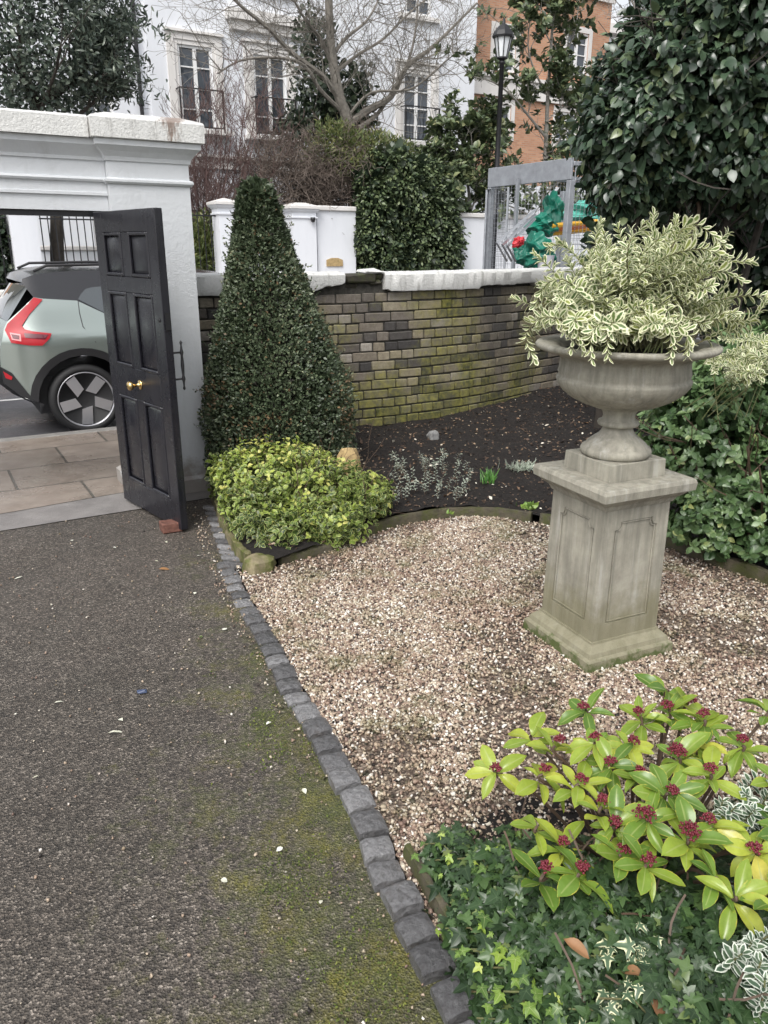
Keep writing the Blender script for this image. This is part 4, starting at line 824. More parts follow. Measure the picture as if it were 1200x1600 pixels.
    cross('front_bumper', [(uc0 + 4.42, GZ + .66), (uc0 + 4.40, GZ + .44), (uc0 + 4.3, GZ + .22)], 'car_trim', car, .05)
    mb = MB(); mb.uvbox(uc0 + .3, uc0 + 4.1, CV - .72, CV + .72, GZ + .22, GZ + .6); mb.build('underbody', 'car_trim', car)
    for sg in (-1, 1):
        mb = MB(); mb.tube([xy(uc0 + x, CV + sg * .64, roofz + dz) for x, dz in ((.42, -.01), (.55, .045), (1.2, .055), (1.75, .03), (1.95, -.03))], .014, 6); mb.build('roof_rail', 'car_trim', car, smooth=True)
    lampP = T((56, 466), (70, 469), (48, 492), (36, 510), (40, 515), (51, 518), (81, 521), (78, 528), (66, 540), (45, 540), (19, 537), (10, 518), (14, 508), (32, 490))
    for k, lab in ((1, 'taillight'),):
        tl = side('taillight', lampP, .014, 'tail_red', car)
        side('lamp_lens', T((17, 521), (33, 523), (34, 534), (20, 532)), .018, 'tail_pale', tl); side('lamp_lens', T((19, 523), (31, 525), (31, 531), (21, 530)), .021, 'tail_dark', tl)
        side('lamp_lens', T((38, 521), (76, 523), (70, 530), (40, 528)), .018, 'tail_dark', tl)
    side('reflector', T((8, 584), (22, 592), (21, 597), (12, 595)), .012, 'tail_red', car)
    for wu in (uw, uf):
        for sg in (-1, 1):
            ce = xy(wu, CV + sg * .80, GZ + wr); ax = UV_ * sg; wh = MB()
            wh.lathe([(.25, -.11), (.30, -.115), (.34, -.10), (.358, -.07), (.36, 0), (.358, .06), (.345, .09), (.318, .105), (.285, .10), (.283, .08)], 48, ce, ax); w_ = wh.build('wheel', 'tyre', car, smooth=True)
            r_ = MB(); r_.lathe([(.284, .06), (.286, .098), (.278, .102), (.272, .094), (.268, .07)], 48, ce, ax); r_.build('rim', 'rim_silver', w_, smooth=True)
            r_ = MB(); r_.lathe([(.27, .0), (.27, .05), (.05, .055), (.045, .07), (.0, .072)], 40, ce, ax)
            for k in range(5):
                a = math.radians(-88 + 72 * k + 36); d = US * math.cos(a) + UP * math.sin(a); s2 = ax.cross(d); r_.prism([(-.02, .03), (.02, .03), (.03, .268), (-.03, .268)], ce, s2, d, ax, .05, .078)
            r_.build('wheel_disc', 'rim_black', w_, angle=40)
            for k in range(5):
                a = math.radians(-90 + 72 * k); d = US * math.cos(a) + UP * math.sin(a); s2 = ax.cross(d) * -sg; R_ = .27
                sp = MB(); sp.prism([(x * R_ * -sg, y * R_) for x, y in ((-.26, .95), (.14, .97), (.19, .27), (-.19, .36))], ce, s2, d, ax, .06, .092); fillet_normals(sp.build('spoke', 'rim_silver', w_))
    return car, uc0
car, uc0 = make_car('grey green hatchback suv with black roof and tall red taillight, parked beyond the open gate')
def copy_tree(o, parent=None):
    c = o.copy(); COL.objects.link(c); c.parent = parent
    for ch in list(o.children): copy_tree(ch, c)
    return c
c2 = copy_tree(car); c2.location = car.location + US * -4.85 + UV_ * .25; c2['label'] = 'car behind the grey green one, only its nose tip in view at the left edge'
# ============================================================ OPPOSITE SIDE OF THE STREET
def wall_holes(mb, u0, u1, z0, z1, v, holes, depth=.25):
    us = sorted({u0, u1, *[h[0] for h in holes], *[h[1] for h in holes]}); zs = sorted({z0, z1, *[h[2] for h in holes], *[h[3] for h in holes]})
    for i in range(len(us) - 1):
        for j in range(len(zs) - 1):
            a, b, c, d = us[i], us[i + 1], zs[j], zs[j + 1]
            if any(h[0] <= a + 1e-6 and b <= h[1] + 1e-6 and h[2] <= c + 1e-6 and d <= h[3] + 1e-6 for h in holes): continue
            mb.add([xy(a, v, c), xy(b, v, c), xy(b, v, d), xy(a, v, d)], [(0, 1, 2, 3)])
    for a, b, c, d in holes:
        for q in ((xy(a, v, c), xy(a, v + depth, c), xy(a, v + depth, d), xy(a, v, d)), (xy(b, v, d), xy(b, v + depth, d), xy(b, v + depth, c), xy(b, v, c)), (xy(a, v, d), xy(a, v + depth, d), xy(b, v + depth, d), xy(b, v, d)), (xy(a, v + depth, c), xy(a, v, c), xy(b, v, c), xy(b, v + depth, c))): mb.add(q, [(0, 1, 2, 3)])
def window(parent, u0, u1, z0, z1, v, cols=2, rows=4, fw=.07, bar=.035, curtain=True, sash='sash_white'):
    mb = MB(); mb.uvbox(u0, u1, v + .10, v + .11, z0, z1); g = mb.build('window', 'glass_dark', parent)
    mb = MB(); m2 = (u0 + u1) / 2
    for a, b, c, d in ((u0, u0 + fw, z0, z1), (u1 - fw, u1, z0, z1), (u0 + fw, u1 - fw, z0, z0 + fw), (u0 + fw, u1 - fw, z1 - fw, z1), (m2 - fw * .7, m2 + fw * .7, z0 + fw, z1 - fw)): mb.uvbox(a, b, v + .03, v + .098, c, d)
    for k in range(1, rows):
        z = z0 + (z1 - z0) * k / rows; mb.uvbox(u0 + fw, m2 - fw * .7, v + .05, v + .095, z - bar / 2, z + bar / 2); mb.uvbox(m2 + fw * .7, u1 - fw, v + .05, v + .095, z - bar / 2, z + bar / 2)
    mb.build('frame', sash, g)
    return g
VF = 25.0
villa = thing('white_villa', xy(UZ(450, 300, VF)[0], VF, 0), 'tall white stucco villa across the street with balconied french windows and a dark downpipe', 'house')
def rectpx(x0, x1, y0, y1, v):
    a = UZ(x0, (y0 + y1) / 2, v)[0]; b = UZ(x1, (y0 + y1) / 2, v)[0]; return a, b, UZ((x0 + x1) / 2, y1, v)[1], UZ((x0 + x1) / 2, y0, v)[1]
vL = UZ(-60, 100, VF)[0] - 2; vS = UZ(229, 60, VF)[0]; vR = UZ(743, 90, VF)[0]
wins = [rectpx(281, 334, 72, 203, VF), rectpx(398, 448, 88, 214, VF), rectpx(630, 672, 116, 222, VF)]
tops = [(w[0] + .05, w[1] - .05, w[3] + 1.75, w[3] + 3.5) for w in wins]; lows = [(w[0], w[1], .9, 2.9) for w in wins]
mb = MB(); wall_holes(mb, vS, vR, 0, 13.0, VF, wins + tops + lows); mb.add([xy(vR, VF, 0), xy(vR, VF + 9, 0), xy(vR, VF + 9, 13), xy(vR, VF, 13)], [(0, 1, 2, 3)]); mb.add([xy(vS, VF, 0), xy(vS, VF, 13), xy(vS, VF + .45, 13), xy(vS, VF + .45, 0)], [(0, 1, 2, 3)]); mb.build('wall', 'villa_white', villa)
w0 = [rectpx(120, 172, 60, 190, VF + .45)]; w0.append((w0[0][0] - 4.0, w0[0][1] - 4.0, w0[0][2], w0[0][3])); w0 += [(w[0], w[1], .9, 2.9) for w in w0]
mb = MB(); wall_holes(mb, vL - 4, vS, 0, 13.0, VF + .45, w0); mb.build('recessed_wall', 'villa_white', villa)
mb = MB(); mb.uvbox(vL - 4.2, vR + .3, VF + .1, VF + 9, 13.0, 13.2); mb.build('roof', 'villa_trim', villa)
for w in wins + tops + lows: window(villa, *w, VF)
for w in w0: window(villa, *w, VF + .45)
mb = MB()
for w in wins:   # moulded surrounds
    mb = MB()
    s0, s1, zt = w[0] - .32, w[1] + .32, w[3]
    mb.uvbox(s0, w[0] - .10, VF - .05, VF + .0, w[2] - .1, zt + .12); mb.uvbox(w[1] + .10, s1, VF - .05, VF, w[2] - .1, zt + .12); mb.uvbox(s0, s1, VF - .05, VF, zt + .121, zt + .30); mb.uvbox(s0 - .05, s1 + .05, VF - .12, VF, zt + .301, zt + .37)
    mb.uvbox(w[0] - .1, w[0] - .001, VF - .02, VF, w[2], zt); mb.uvbox(w[1] + .001, w[1] + .1, VF - .02, VF, w[2], zt); mb.uvbox(w[0] - .1, w[1] + .1, VF - .02, VF, zt + .001, zt + .12)
    mb.uvbox(s0 - .1, s1 + .1, VF - .45, VF, w[2] - .14, w[2] - .02); mb.build('window_surround', 'villa_trim', villa)
for w in tops: mb = MB(); mb.uvbox(w[0] - .3, w[1] + .3, VF - .14, VF, w[2] - .16, w[2] - .03); mb.build('window_sill', 'villa_trim', villa); mb = MB(); mb.uvbox(w[0] - .2, w[1] + .2, VF - .05, VF, w[3] + .02, w[3] + .2); mb.build('window_head', 'villa_trim', villa)
mb = MB()
c = rectpx(352, 484, 24, 40, VF); mb.uvbox(c[0], c[1], VF - .30, VF, c[2], c[3]); mb.uvbox(c[0] + .1, c[1] - .1, VF - .18, VF, c[2] - .25, c[2] - .002); mb.build('window_hood', 'villa_trim', villa); mb = MB()
zs = wins[0][2] - .75; mb.uvbox(vS, vR, VF - .10, VF, zs - .3, zs); mb.uvbox(vS, vR, VF - .2, VF, zs, zs + .08); mb.uvbox(vL - 4, vS - .01, VF + .35, VF + .45, zs - .3, zs + .08)
mb.build('moulding', 'villa_trim', villa)
def balcony(w, v):
    mb = MB(); a, b, z0 = w[0] - .13, w[1] + .13, w[2] - .02; zt = z0 + 1.05
    for z in (z0 + .04, zt): mb.uvbox(a, b, v - .40, v - .37, z, z + .035)
    for u in (a, b): 
        mb.uvbox(u - .02, u + .02, v - .41, v - .36, z0, zt + .03); mb.uvbox(u - .012, u + .012, v - .36, v, zt, zt + .03)
    n = int((b - a) / .13)
    for k in range(1, n):
        u = a + (b - a) * k / n; pts = [xy(u + .035 * math.sin(j * 1.57 + k), v - .385 - .05 * math.sin(j / 6 * math.pi), z0 + .05 + (zt - z0 - .05) * j / 6) for j in range(7)]; mb.tube(pts, .010, 4)
    mb.build('balcony_railing', 'iron_black', villa)
for w in wins: balcony(w, VF)
dp = UZ(210, 30, VF + .3)[0]; mb = MB(); mb.tube([xy(dp, VF + .35, 0), xy(dp, VF + .35, 12.8)], .06, 8); 
for z in (3.2, 5.7, 8.2, 10.7): mb.lathe([(.075, -.06), (.085, -.04), (.085, .04), (.075, .06)], 8, xy(dp, VF + .35, z))
mb.build('downpipe', 'iron_black', villa)
# orange brick building
VB = 26.5; bb_ = thing('brick_house', xy(UZ(840, 250, VB)[0], VB, 0), 'orange brick building with white stone bands and sash windows beside the white villa', 'house')
b0 = UZ(741, 60, VB)[0] ; b1 = UZ(952, 60, VB)[0]
bw = [rectpx(772, 806, 46, 112, VB), rectpx(884, 918, 50, 120, VB), rectpx(764, 798, 152, 214, VB), rectpx(868, 902, 168, 232, VB)]
bw += [(w[0], w[1], 1.0, 2.6) for w in bw[2:]]
band = rectpx(745, 940, 114, 150, VB); bz0, bz1 = UZ(745, 147, VB)[1], UZ(745, 118, VB)[1]; lowz = UZ(742, 285, VB)[1]; tz = UZ(945, 4, VB)[1]
bw[2:4] = [(w[0], w[1], w[2], min(w[3], bz0 - .25)) for w in bw[2:4]]; bw[:2] = [(w[0], w[1], max(w[2], bz1 + .25), w[3]) for w in bw[:2]]
mb = MB(); wall_holes(mb, b0, b1, lowz, tz, VB, bw[:4]); mb.add([xy(b1, VB, 0), xy(b1, VB + 8, 0), xy(b1, VB + 8, tz), xy(b1, VB, tz)], [(0, 1, 2, 3)]); mb.build('wall', 'orange_brick', bb_)
mb = MB(); wall_holes(mb, b0, b1, 0, lowz - .001, VB - .04, bw[4:]); mb.build('ground_storey', 'villa_white', bb_)
mb = MB(); mb.uvbox(b0, b1 + .05, VB - .12, VB, bz0, bz1); mb.uvbox(b0, b1 + .15, VB - .22, VB, bz1, bz1 + .12); mb.uvbox(b0, b1 + .15, VB - .2, VB, tz + .3, tz + .65); mb.uvbox(b0, b1 + .1, VB - .1, VB, tz, tz + .3)
for w in bw[:4]: mb.uvbox(w[0] - .18, w[0] - .002, VB - .03, VB, w[2] - .1, w[3] + .2); mb.uvbox(w[1] + .002, w[1] + .18, VB - .03, VB, w[2] - .1, w[3] + .2); mb.uvbox(w[0], w[1], VB - .03, VB, w[3] + .002, w[3] + .2)
mb.build('stone_band', 'villa_trim', bb_)
mb = MB(); mb.uvbox(b0, b1, VB + .05, VB + 8, tz + .65, tz + .8); mb.build('roof', 'villa_trim', bb_)
for w in bw: window(bb_, *w, VB, rows=4, fw=.09)
VC = 31; h3 = thing('pale_house', xy(UZ(1000, 200, VC)[0], VC, 0), 'pale house far behind, between the brick building and the dark tree', 'house')
q0 = UZ(940, 60, VC)[0]; q1 = UZ(1230, 60, VC)[0]; cw = [rectpx(948, 972, 74, 120, VC), rectpx(1040, 1066, 40, 96, VC)]
mb = MB(); wall_holes(mb, q0, q1, 0, 11.5, VC, cw); mb.build('wall', 'villa_white', h3)
mb = MB(); mb.uvbox(q0 - .2, q1 + .2, VC - .3, VC + 6, 11.5, 11.9); mb.build('roof', 'villa_trim', h3)
for w in cw: window(h3, *w, VC, rows=2)
# front boundary of the villa
V1 = 18.7
def pier(u0, u1, ztop, label, v0=V1, w=None):
    o = thing('gate_pier', xy((u0 + u1) / 2, v0 + .25, 0), label, 'pier', 'white gate piers across the street'); d = u1 - u0
    mb = MB(); stack(mb, u0, u1, v0, v0 + d, [(0, .03), (.3, .03), (.32, 0), (ztop - .38, 0), (ztop - .37, .03), (ztop - .34, .03), (ztop - .33, 0), (ztop - .25, 0), (ztop - .2, .05), (ztop - .15, .07)]); mb.build('shaft', 'villa_white', o)
    mb = MB(); stack(mb, u0, u1, v0, v0 + d, [(ztop - .148, .09), (ztop - .09, .09), (ztop - .08, .06), (ztop, -.2)]); mb.build('cap', 'villa_trim', o); return o
def pu(px, v=V1): return UZ(px, 380, v)[0]
pier(pu(20), pu(62), 2.9, 'white pier left of the iron railing seen through the gateway')
pier(pu(344), pu(373), UZ(357, 309, V1)[1], 'white pier partly hidden behind the left side of the clipped cone')
pier(pu(430), pu(454), UZ(440, 318, V1 + .8)[1], 'narrower white pier peeping out right behind the top of the cone', V1 + .8)
pr = pier(pu(458), pu(495), UZ(475, 316, V1)[1], 'white pier with a small camera on it, right of the cone')
p = atV(489, 343, V1 - .08); mb = MB(); mb.lathe([(.0, -.07), (.05, -.05), (.06, 0), (.06, .05)], 10, p); tag(mb.build('security_camera', 'iron_black', origin=p, smooth=True), 'small black dome camera fixed to the white pier right of the cone', 'camera')
p = atV(443, 355, V1 + .7); mb = MB(); mb.uvbox(pu(443) - .05, pu(443) + .05, V1 + .66, V1 + .74, 1.6, 2.2); tag(mb.build('entry_panel', 'iron_black', origin=xy(pu(443), V1 + .7, 1.6)), 'dark vertical entry panel on the narrow pier behind the cone', 'panel')
def front_wall(px0, px1, ytop, label, v=V1 + .1, m='villa_white', name='front_wall'):
    u0, u1 = pu(px0, v), pu(px1, v); zt = UZ((px0 + px1) / 2, ytop, v)[1]; o = thing(name, xy((u0 + u1) / 2, v, 0), label, 'wall')
    mb = MB(); mb.uvbox(u0, u1, v, v + .25, 0, zt - .12); mb.build('wall_face', m, o); mb = MB(); mb.uvbox(u0, u1, v - .06, v + .31, zt - .119, zt, .02); mb.build('coping', 'villa_trim', o); return o
fw = front_wall(496, 556, 322, 'white wall with a small arched letter slot, between the camera pier and the ivy hedge')
mb = MB(); r_ = rectpx(510, 535, 403, 416, V1 + .1); mb.prism([(r_[0], r_[2]), (r_[1], r_[2]), (r_[1], r_[3] - .05), ((r_[0] * .3 + r_[1] * .7), r_[3]), ((r_[0] * .7 + r_[1] * .3), r_[3]), (r_[0], r_[3] - .05)], xy(0, V1 + .1), US, UP, -UV_, -.01, .03); fillet_normals(mb.build('letter_slot', 'brass_dull' if 'brass_dull' in M else 'tan_stone', fw))
front_wall(700, 905, 335, 'white wall right of the ivy hedge, behind the caged truck')
dw = front_wall(-160, 17, 455, 'low orange brick wall with a pale coping under the railing at the far left', m='orange_brick', name='dwarf_wall')
front_wall(64, 160, 432, 'low white wall under the iron railing seen between door and pier', name='dwarf_wall')
front_wall(298, 343, 432, 'low white wall under the railing right of the gate pillar', name='dwarf_wall')
def railing(px0, px1, z0, z1, label, v=V1 + .22, sp=.15):
    u0, u1 = pu(px0, v), pu(px1, v); o = thing('iron_railing', xy((u0 + u1) / 2, v, z0), label, 'railing', 'iron railings across the street'); mb = MB(); n = int((u1 - u0) / sp)
    for z in (z0 + .1, z1 - .14): mb.uvbox(u0, u1, v - .02, v + .02, z, z + .03)
    mb.build('rail', 'iron_black', o)
    for k in range(n + 1):
        u = u0 + .02 + (u1 - u0 - .04) * k / n; mb = MB(); mb.tube([xy(u, v, z0), xy(u, v, z1 - .06)], .013, 5); mb.lathe([(.008, 0), (.026, .03), (.012, .07), (.001, .13)], 5, xy(u, v, z1 - .07)); mb.build('railing_bar', 'iron_black', o)
railing(66, 158, 1.02, UZ(110, 333, V1 + .22)[1], 'black iron railing seen through the gateway between the white pier and the door')
railing(-40, 16, .85, UZ(10, 330, V1 + .22)[1], 'black iron railing on the brick wall at the far left of the gateway')
railing(300, 342, 1.02, UZ(320, 328, V1 + .22)[1], 'black iron railing between the gate pillar and the white pier')
railing(374, 430, .02, UZ(400, 330, V1 + .4)[1], 'black iron gate hidden behind the cone', V1 + .4) if False else None
front_wall(60, 170, 384, 'white garden ledge behind the iron railing', v=22, name='terrace_wall')
# ============================================================ STREET LAMP
LV = 16.95; lp = uv(atV(777, 250, LV))[0]; zl = UZ(786, 92, LV)[1]; lamp = thing('street_lamp', xy(lp, LV, 0), 'black street lamp with a glazed lantern in front of the brick building', 'lamp')
tx = lambda z: xy(lp, LV, z) 
mb = MB(); mb.lathe([(.15, 0), (.15, .9), (.11, 1.0), (.085, 1.1), (.075, 2.5), (.10, 2.52), (.10, 2.6), (.07, 2.64), (.055, zl - .12), (.09, zl - .1), (.05, zl - .02)], 12, tx(0)); mb.build('post', 'iron_black', lamp, smooth=True)
mb = MB(); mb.lathe([(.12, 0), (.21, .42)], 8, tx(zl + .02)); mb.build('lantern_glass', 'lamp_glass', lamp)
mb = MB(); mb.lathe([(.05, -.04), (.14, 0), (.14, .03), (.02, .03)], 8, tx(zl)); mb.lathe([(.26, 0), (.27, .04), (.22, .14), (.12, .26), (.05, .3), (.03, .4), (.001, .44)], 8, tx(zl + .44))
for k in range(8):
    a = k * math.pi / 4; e = US * math.cos(a) + UV_ * math.sin(a); a0 = Vector((1, 0, 0)); ref = UP.orthogonal().normalized(); ref2 = UP.cross(ref); e = ref * math.cos(a) + ref2 * math.sin(a); mb.tube([tx(zl + .02) + e * .125, tx(zl + .45) + e * .22], .016, 4)
mb.build('lantern_frame', 'iron_black', lamp)
# ============================================================ CAGED TIPPER TRUCK
ut = UZ(893, 262, 8.7)[0]; TZ = GZ; tv0 = 8.7; r2 = lambda px, py: None
# far rear post: solve v for px 762 on the plane u = ut
def v_on_u(px, u, py=260):
    r = ray(px, py); ru, rv = uv(r); return rv * u / ru
tv1 = v_on_u(763, ut); ztn = UZ(893, 246, tv0)[1]; truck = thing('caged_truck', xy(ut + 1.6, (tv0 + tv1) / 2, GZ), 'flatbed truck with a galvanised mesh cage full of waste, parked behind the brick wall', 'truck')
mb = MB(); hb = .28
def tb(mb, u0, u1, v0, v1, z0, z1, b=.008): mb.uvbox(u0, u1, v0, v1, z0, z1, b)
tb(mb, ut, ut + .04, tv0, tv1, ztn - hb, ztn, .006); 
mb.build('header_beam', 'galvanised', truck)
def post(u, v, z0=.75, z1=None, s=.09):
    mb = MB(); tb(mb, u - s / 2 + .001, u + s / 2, v, v + s, z0, (z1 or ztn - hb - .001)); mb.build('post', 'galvanised', truck)
post(ut + .045, tv0 + .001); post(ut + .045, tv1 - .09); post(ut + 3.2, tv0); post(ut + 3.2, tv1 - .08); post(ut + 1.6, tv0); post(ut + 1.6, tv1 - .08)
mb = MB()
for v in (tv0, tv1 - .05): tb(mb, ut + .05, ut + 3.24, v, v + .05, ztn - .1, ztn - .04)
tb(mb, ut + 3.2, ut + 3.25, tv0 + .05, tv1 - .05, ztn - .1, ztn - .04); mb.build('top_rail', 'galvanised', truck)
def mesh_panel(name, O, X, w, z0, z1, frame=.03, sp=.075, r=.0035, dbl=1.0):
    fr = MB(); fr.tube([O + UP * z0, O + X * w + UP * z0, O + X * w + UP * z1, O + UP * z1, O + UP * z0], frame / 2, 4); f = fr.build(name, 'galvanised', truck)
    mb = MB(); n = int(w / sp)
    for k in range(1, n): mb.tube([O + X * (w * k / n) + UP * z0, O + X * (w * k / n) + UP * z1], r, 3, cap=False)
    n = int((z1 - z0) / (sp * dbl))
    for k in range(1, n): z = z0 + (z1 - z0) * k / n; mb.tube([O + UP * z, O + X * w + UP * z], r, 3, cap=False)
    mb.build('wire_mesh', 'galvanised', f); return f
mesh_panel('mesh_side', xy(ut + .1, tv0 + .02), US, 3.1, .8, ztn - .12); mesh_panel('mesh_side', xy(ut + .1, tv1 - .02), US, 3.1, .8, ztn - .12)
mesh_panel('mesh_bulkhead', xy(ut + 3.2, tv0 + .06), UV_, tv1 - tv0 - .12, .8, ztn - .12)
dv = v_on_u(798, ut); mesh_panel('mesh_door', xy(ut - .02, dv), UV_, tv1 - dv - .02, .62, ztn - hb - .03, .045, .07)
mb = MB(); mb.uvbox(ut - .05, ut - .012, v_on_u(815, ut), v_on_u(815, ut) + .05, .7, ztn - .2); mb.build('door_bar', 'galvanised', truck)
mb = MB(); tb(mb, ut + .02, ut + 3.3, tv0 + .02, tv1 - .02, .55, .74); mb.build('truck_bed', 'galvanised', truck)
mb = MB(); tb(mb, ut + .2, ut + 5.2, tv0 + .4, tv1 - .4, .35, .5); mb.build('chassis', 'car_trim', truck)
mb = MB(); vm = (tv0 + tv1) / 2; a0 = tv0 + .02; a1 = tv1 - .02
prof = [(ut + 3.5, .45), (ut + 3.5, 2.1), (ut + 4.5, 2.15), (ut + 5.15, 1.35), (ut + 5.45, 1.2), (ut + 5.5, .45)]; mb.prism(prof, xy(0, 0), US, UP, UV_, a0, a1); cab = fillet_normals(mb.build('cab', 'sash_white', truck))
mb = MB(); mb.prism([(ut + 4.0, 1.4), (ut + 4.0, 1.95), (ut + 4.45, 1.95), (ut + 4.9, 1.4)], xy(0, 0), US, UP, UV_, a0 - .01, a1 + .01); mb.build('cab_window', 'car_glass', cab)
for wu in (ut + .75, ut + 4.6):
    for v, sg in ((tv0 + .02, -1), (tv1 - .02, 1)):
        mb = MB(); mb.lathe([(.18, -.2), (.3, -.2), (.33, -.17), (.33, -.03), (.3, 0), (.18, -.01), (.16, -.04), (.01, -.04)], 24, xy(wu, v, GZ + .33), UV_ * sg); mb.build('wheel', 'tyre', truck, smooth=True)
# waste in the cage
def tarp(name, px, py, v, rx, ry, m, label, seed, sq=1.0):
    c = atV(px, py, v); k = (c - cam.location).length / F; n, r = 120, 70
    th, ph = np.meshgrid(np.pi * np.arange(r) / (r - 1), 2 * np.pi * np.arange(n) / n, indexing='ij'); d = np.stack([np.sin(th) * np.cos(ph), np.sin(th) * np.sin(ph), np.cos(th)], -1).reshape(-1, 3)
    a = fbm(d[:, 0] * 1.5 + seed, d[:, 1] * 1.5, d[:, 2] * 1.5, 3) - .45; w = fbm(d[:, 0] * 1.8 + seed, d[:, 1] * 1.8, d[:, 2] * 1.8, 2)
    fold = 1 - np.abs(np.sin(d[:, 0] * 4 + d[:, 2] * 2.5 + w * 3)); fold2 = 1 - np.abs(np.sin(d[:, 2] * 5 - d[:, 0] * 3 + w * 4)); s_ = 1 + 1.3 * a + .26 * fold ** 1.5 + .10 * fold2 ** 2 - .15
    off = d * s_[:, None] * np.array([rx * k, rx * k * .8, ry * k]); V = np.array(c) + off[:, :1] * np.array(US) + off[:, 1:2] * np.array(UV_) + off[:, 2:3] * np.array(UP)
    q = [(i * n + j, i * n + (j + 1) % n, (i + 1) * n + (j + 1) % n, (i + 1) * n + j) for i in range(r - 1) for j in range(n)]
    o = link(name, np_mesh(name, V, quads=q, smooth=True), m, origin=c); return tag(o, label, 'tarpaulin')
vt = 9.3
tarp('tarpaulin', 866, 328, vt + .2, 17, 24, 'tarp_green', 'dark green tarpaulin bundle highest in the caged truck', 1.1)
tarp('tarpaulin', 846, 352, vt + .1, 24, 15, 'tarp_green', 'crumpled green sheet in the middle of the caged load, over the aluminium frame', 3.3)
tarp('tarpaulin', 834, 395, vt - .1, 30, 26, 'tarp_green', 'green sheet sagging at the bottom of the caged load', 6.1)
tarp('tarpaulin', 912, 334, vt + .6, 34, 16, 'tarp_pale', 'pale green sheet behind the right post of the cage', 8.2)
tarp('red_bag', 810, 378, vt - .35, 9, 8, 'red_plastic', 'red bag lying on the green sheet in the cage', 2.2)['category'] = 'bag'
def bar_px(name, pts, v, r, m, label, cat, sides=4, dv=0):
    P_ = [atV(px, py, v + dv * i) for i, (px, py) in enumerate(pts)]; mb = MB(); mb.tube(P_, r, sides); return tag(mb.build(name, m, origin=P_[0]), label, cat)
lad = thing('aluminium_frame', atV(785, 385, 9.0), 'pale folded aluminium frame leaning across the cage from lower left', 'frame')
for k, off in enumerate((0, 9, 17)): mb = MB(); mb.tube([atV(836, 328 + off * .8, 9.1 + k * .04), atV(776 + off, 380 + off * .3, 9.05 + k * .04), atV(792 + off * .8, 408, 9.05 + k * .04)], .022, 4); mb.build('frame_tube', 'aluminium', lad)
for k in range(3): bar_px('plastic_pipe', [(862, 353 + k * 6), (932, 346 + k * 6)], 9.25 + .08 * k, .035, ('yellow_plastic', 'orange_plastic', 'yellow_plastic')[k], ('yellow pipe topmost of three lying across the cage', 'orange pipe in the middle of three lying across the cage', 'yellow pipe lowest of three lying across the cage')[k], 'pipe', 8)
p = atV(852, 412, 9.0); mb = MB(); mb.lathe([(.10, -.12), (.13, .12), (.12, .12), (.09, -.1)], 16, p); tag(mb.build('bucket', 'bucket_grey', origin=p), 'pale grey bucket low in the caged load behind the coping', 'bucket')
# ============================================================ TREES AND SHRUBS ACROSS THE STREET
def pb(px, py, v, rx, ry, dep=None):
    c = atV(px, py, v); k = (c - cam.location).length / F; return (tuple(c), (rx * k, (dep or rx) * k, ry * k))
def pd(d, a): return a + d
# evergreen tree, top left
VT = 19.6; base = xy(UZ(70, 300, VT)[0], VT, 0); tr = thing('evergreen_tree', base, 'dark grey green evergreen tree with small leaves, above the white gateway lintel', 'tree')
bl = [pb(50, 50, VT, 85, 80), pb(-20, 60, VT, 80, 110), pb(105, 95, VT, 70, 70), pb(30, 135, VT, 70, 60), pb(150, 120, VT, 36, 46), pb(100, 20, VT, 60, 50), pb(60, -70, VT, 100, 70)]
P, o_ = blobs(13500, bl, .4, .6, 4, .6); leaves('crown', 'far_olive', 'oval', P, o_, .105, tr, up=.3, rand=1.0, flat=.3)
mb = MB(); tips = []
mb.tube([base, base + Vector((.1, 0, 1.6)), base + Vector((.3, 0, 3.2)), base + Vector((0, 0, 5))], [.2, .16, .13, .08], 8)
for a in range(9): branch(mb, base + UP * U(2.2, 4.6), (U(-1, 1), U(-1, 1), .7), 2.3, .06, 2, kids=(3, 5), tips=tips)
for pxy in ((175, 60), (185, 110), (200, 75), (180, 150)): 
    e = atV(*pxy, VT); s_ = atV(130, pxy[1] + 20, VT); branch(mb, s_, e - s_, (e - s_).length, .02, 2, kids=(3, 4), n=5, wob=.2, tips=tips, minr=.006)
mb.build('trunk', 'bark_dark', tr)
tp = [t_ for t_ in tips if proj(*t_[0])[0] > 110]; P = np.array([tuple(t_[0]) for t_ in tp for _ in range(14)]) + rng.normal(0, .11, (len(tp) * 14, 3)); o_ = sphere_dirs(len(P)); leaves('sprays', 'far_olive', 'narrow', P, o_, .17, tr, up=.4)
# big bare tree in front of the villa
VN = 20.6
def limb(mb, pts, v, r0, r1, dv=0, n=6):
    P_ = spline([atV(px, py, v + dv * i) for i, (px, py) in enumerate(pts)], 4); rr = [r0 + (r1 - r0) * i / (len(P_) - 1) for i in range(len(P_))]; mb.tube(P_, rr, n, cap=False); return P_, rr
def twigs(mb, P_, n, L, r, depth, spread=.8, up=.12, start=.15, kids=(2, 4), wob=.28, tips=None, minr=.006):
    for _ in range(n):
        i = int(len(P_) * U(start, .99)); i = min(max(i, 1), len(P_) - 1); a = (P_[i] - P_[i - 1]).normalized(); s_ = a.cross(Vector((U(-1, 1), U(-1, 1), U(-1, 1)))).normalized()
        branch(mb, P_[i], a * .4 + s_ * spread + UP * up, L * U(.6, 1.2), r, depth, spread, up, 4, kids, wob, tips, .66, minr, 4)
bt = thing('bare_tree', atV(548, 330, VN).to_3d() * 1 - UP * atV(548, 330, VN).z, 'spreading leafless tree with a thick grey trunk in front of the white villa', 'tree')
mb = MB(); tk, _ = limb(mb, [(560, 420), (552, 300), (545, 200), (530, 150), (520, 95), (515, 40), (512, -40)], VN, .20, .09, 0, 9)
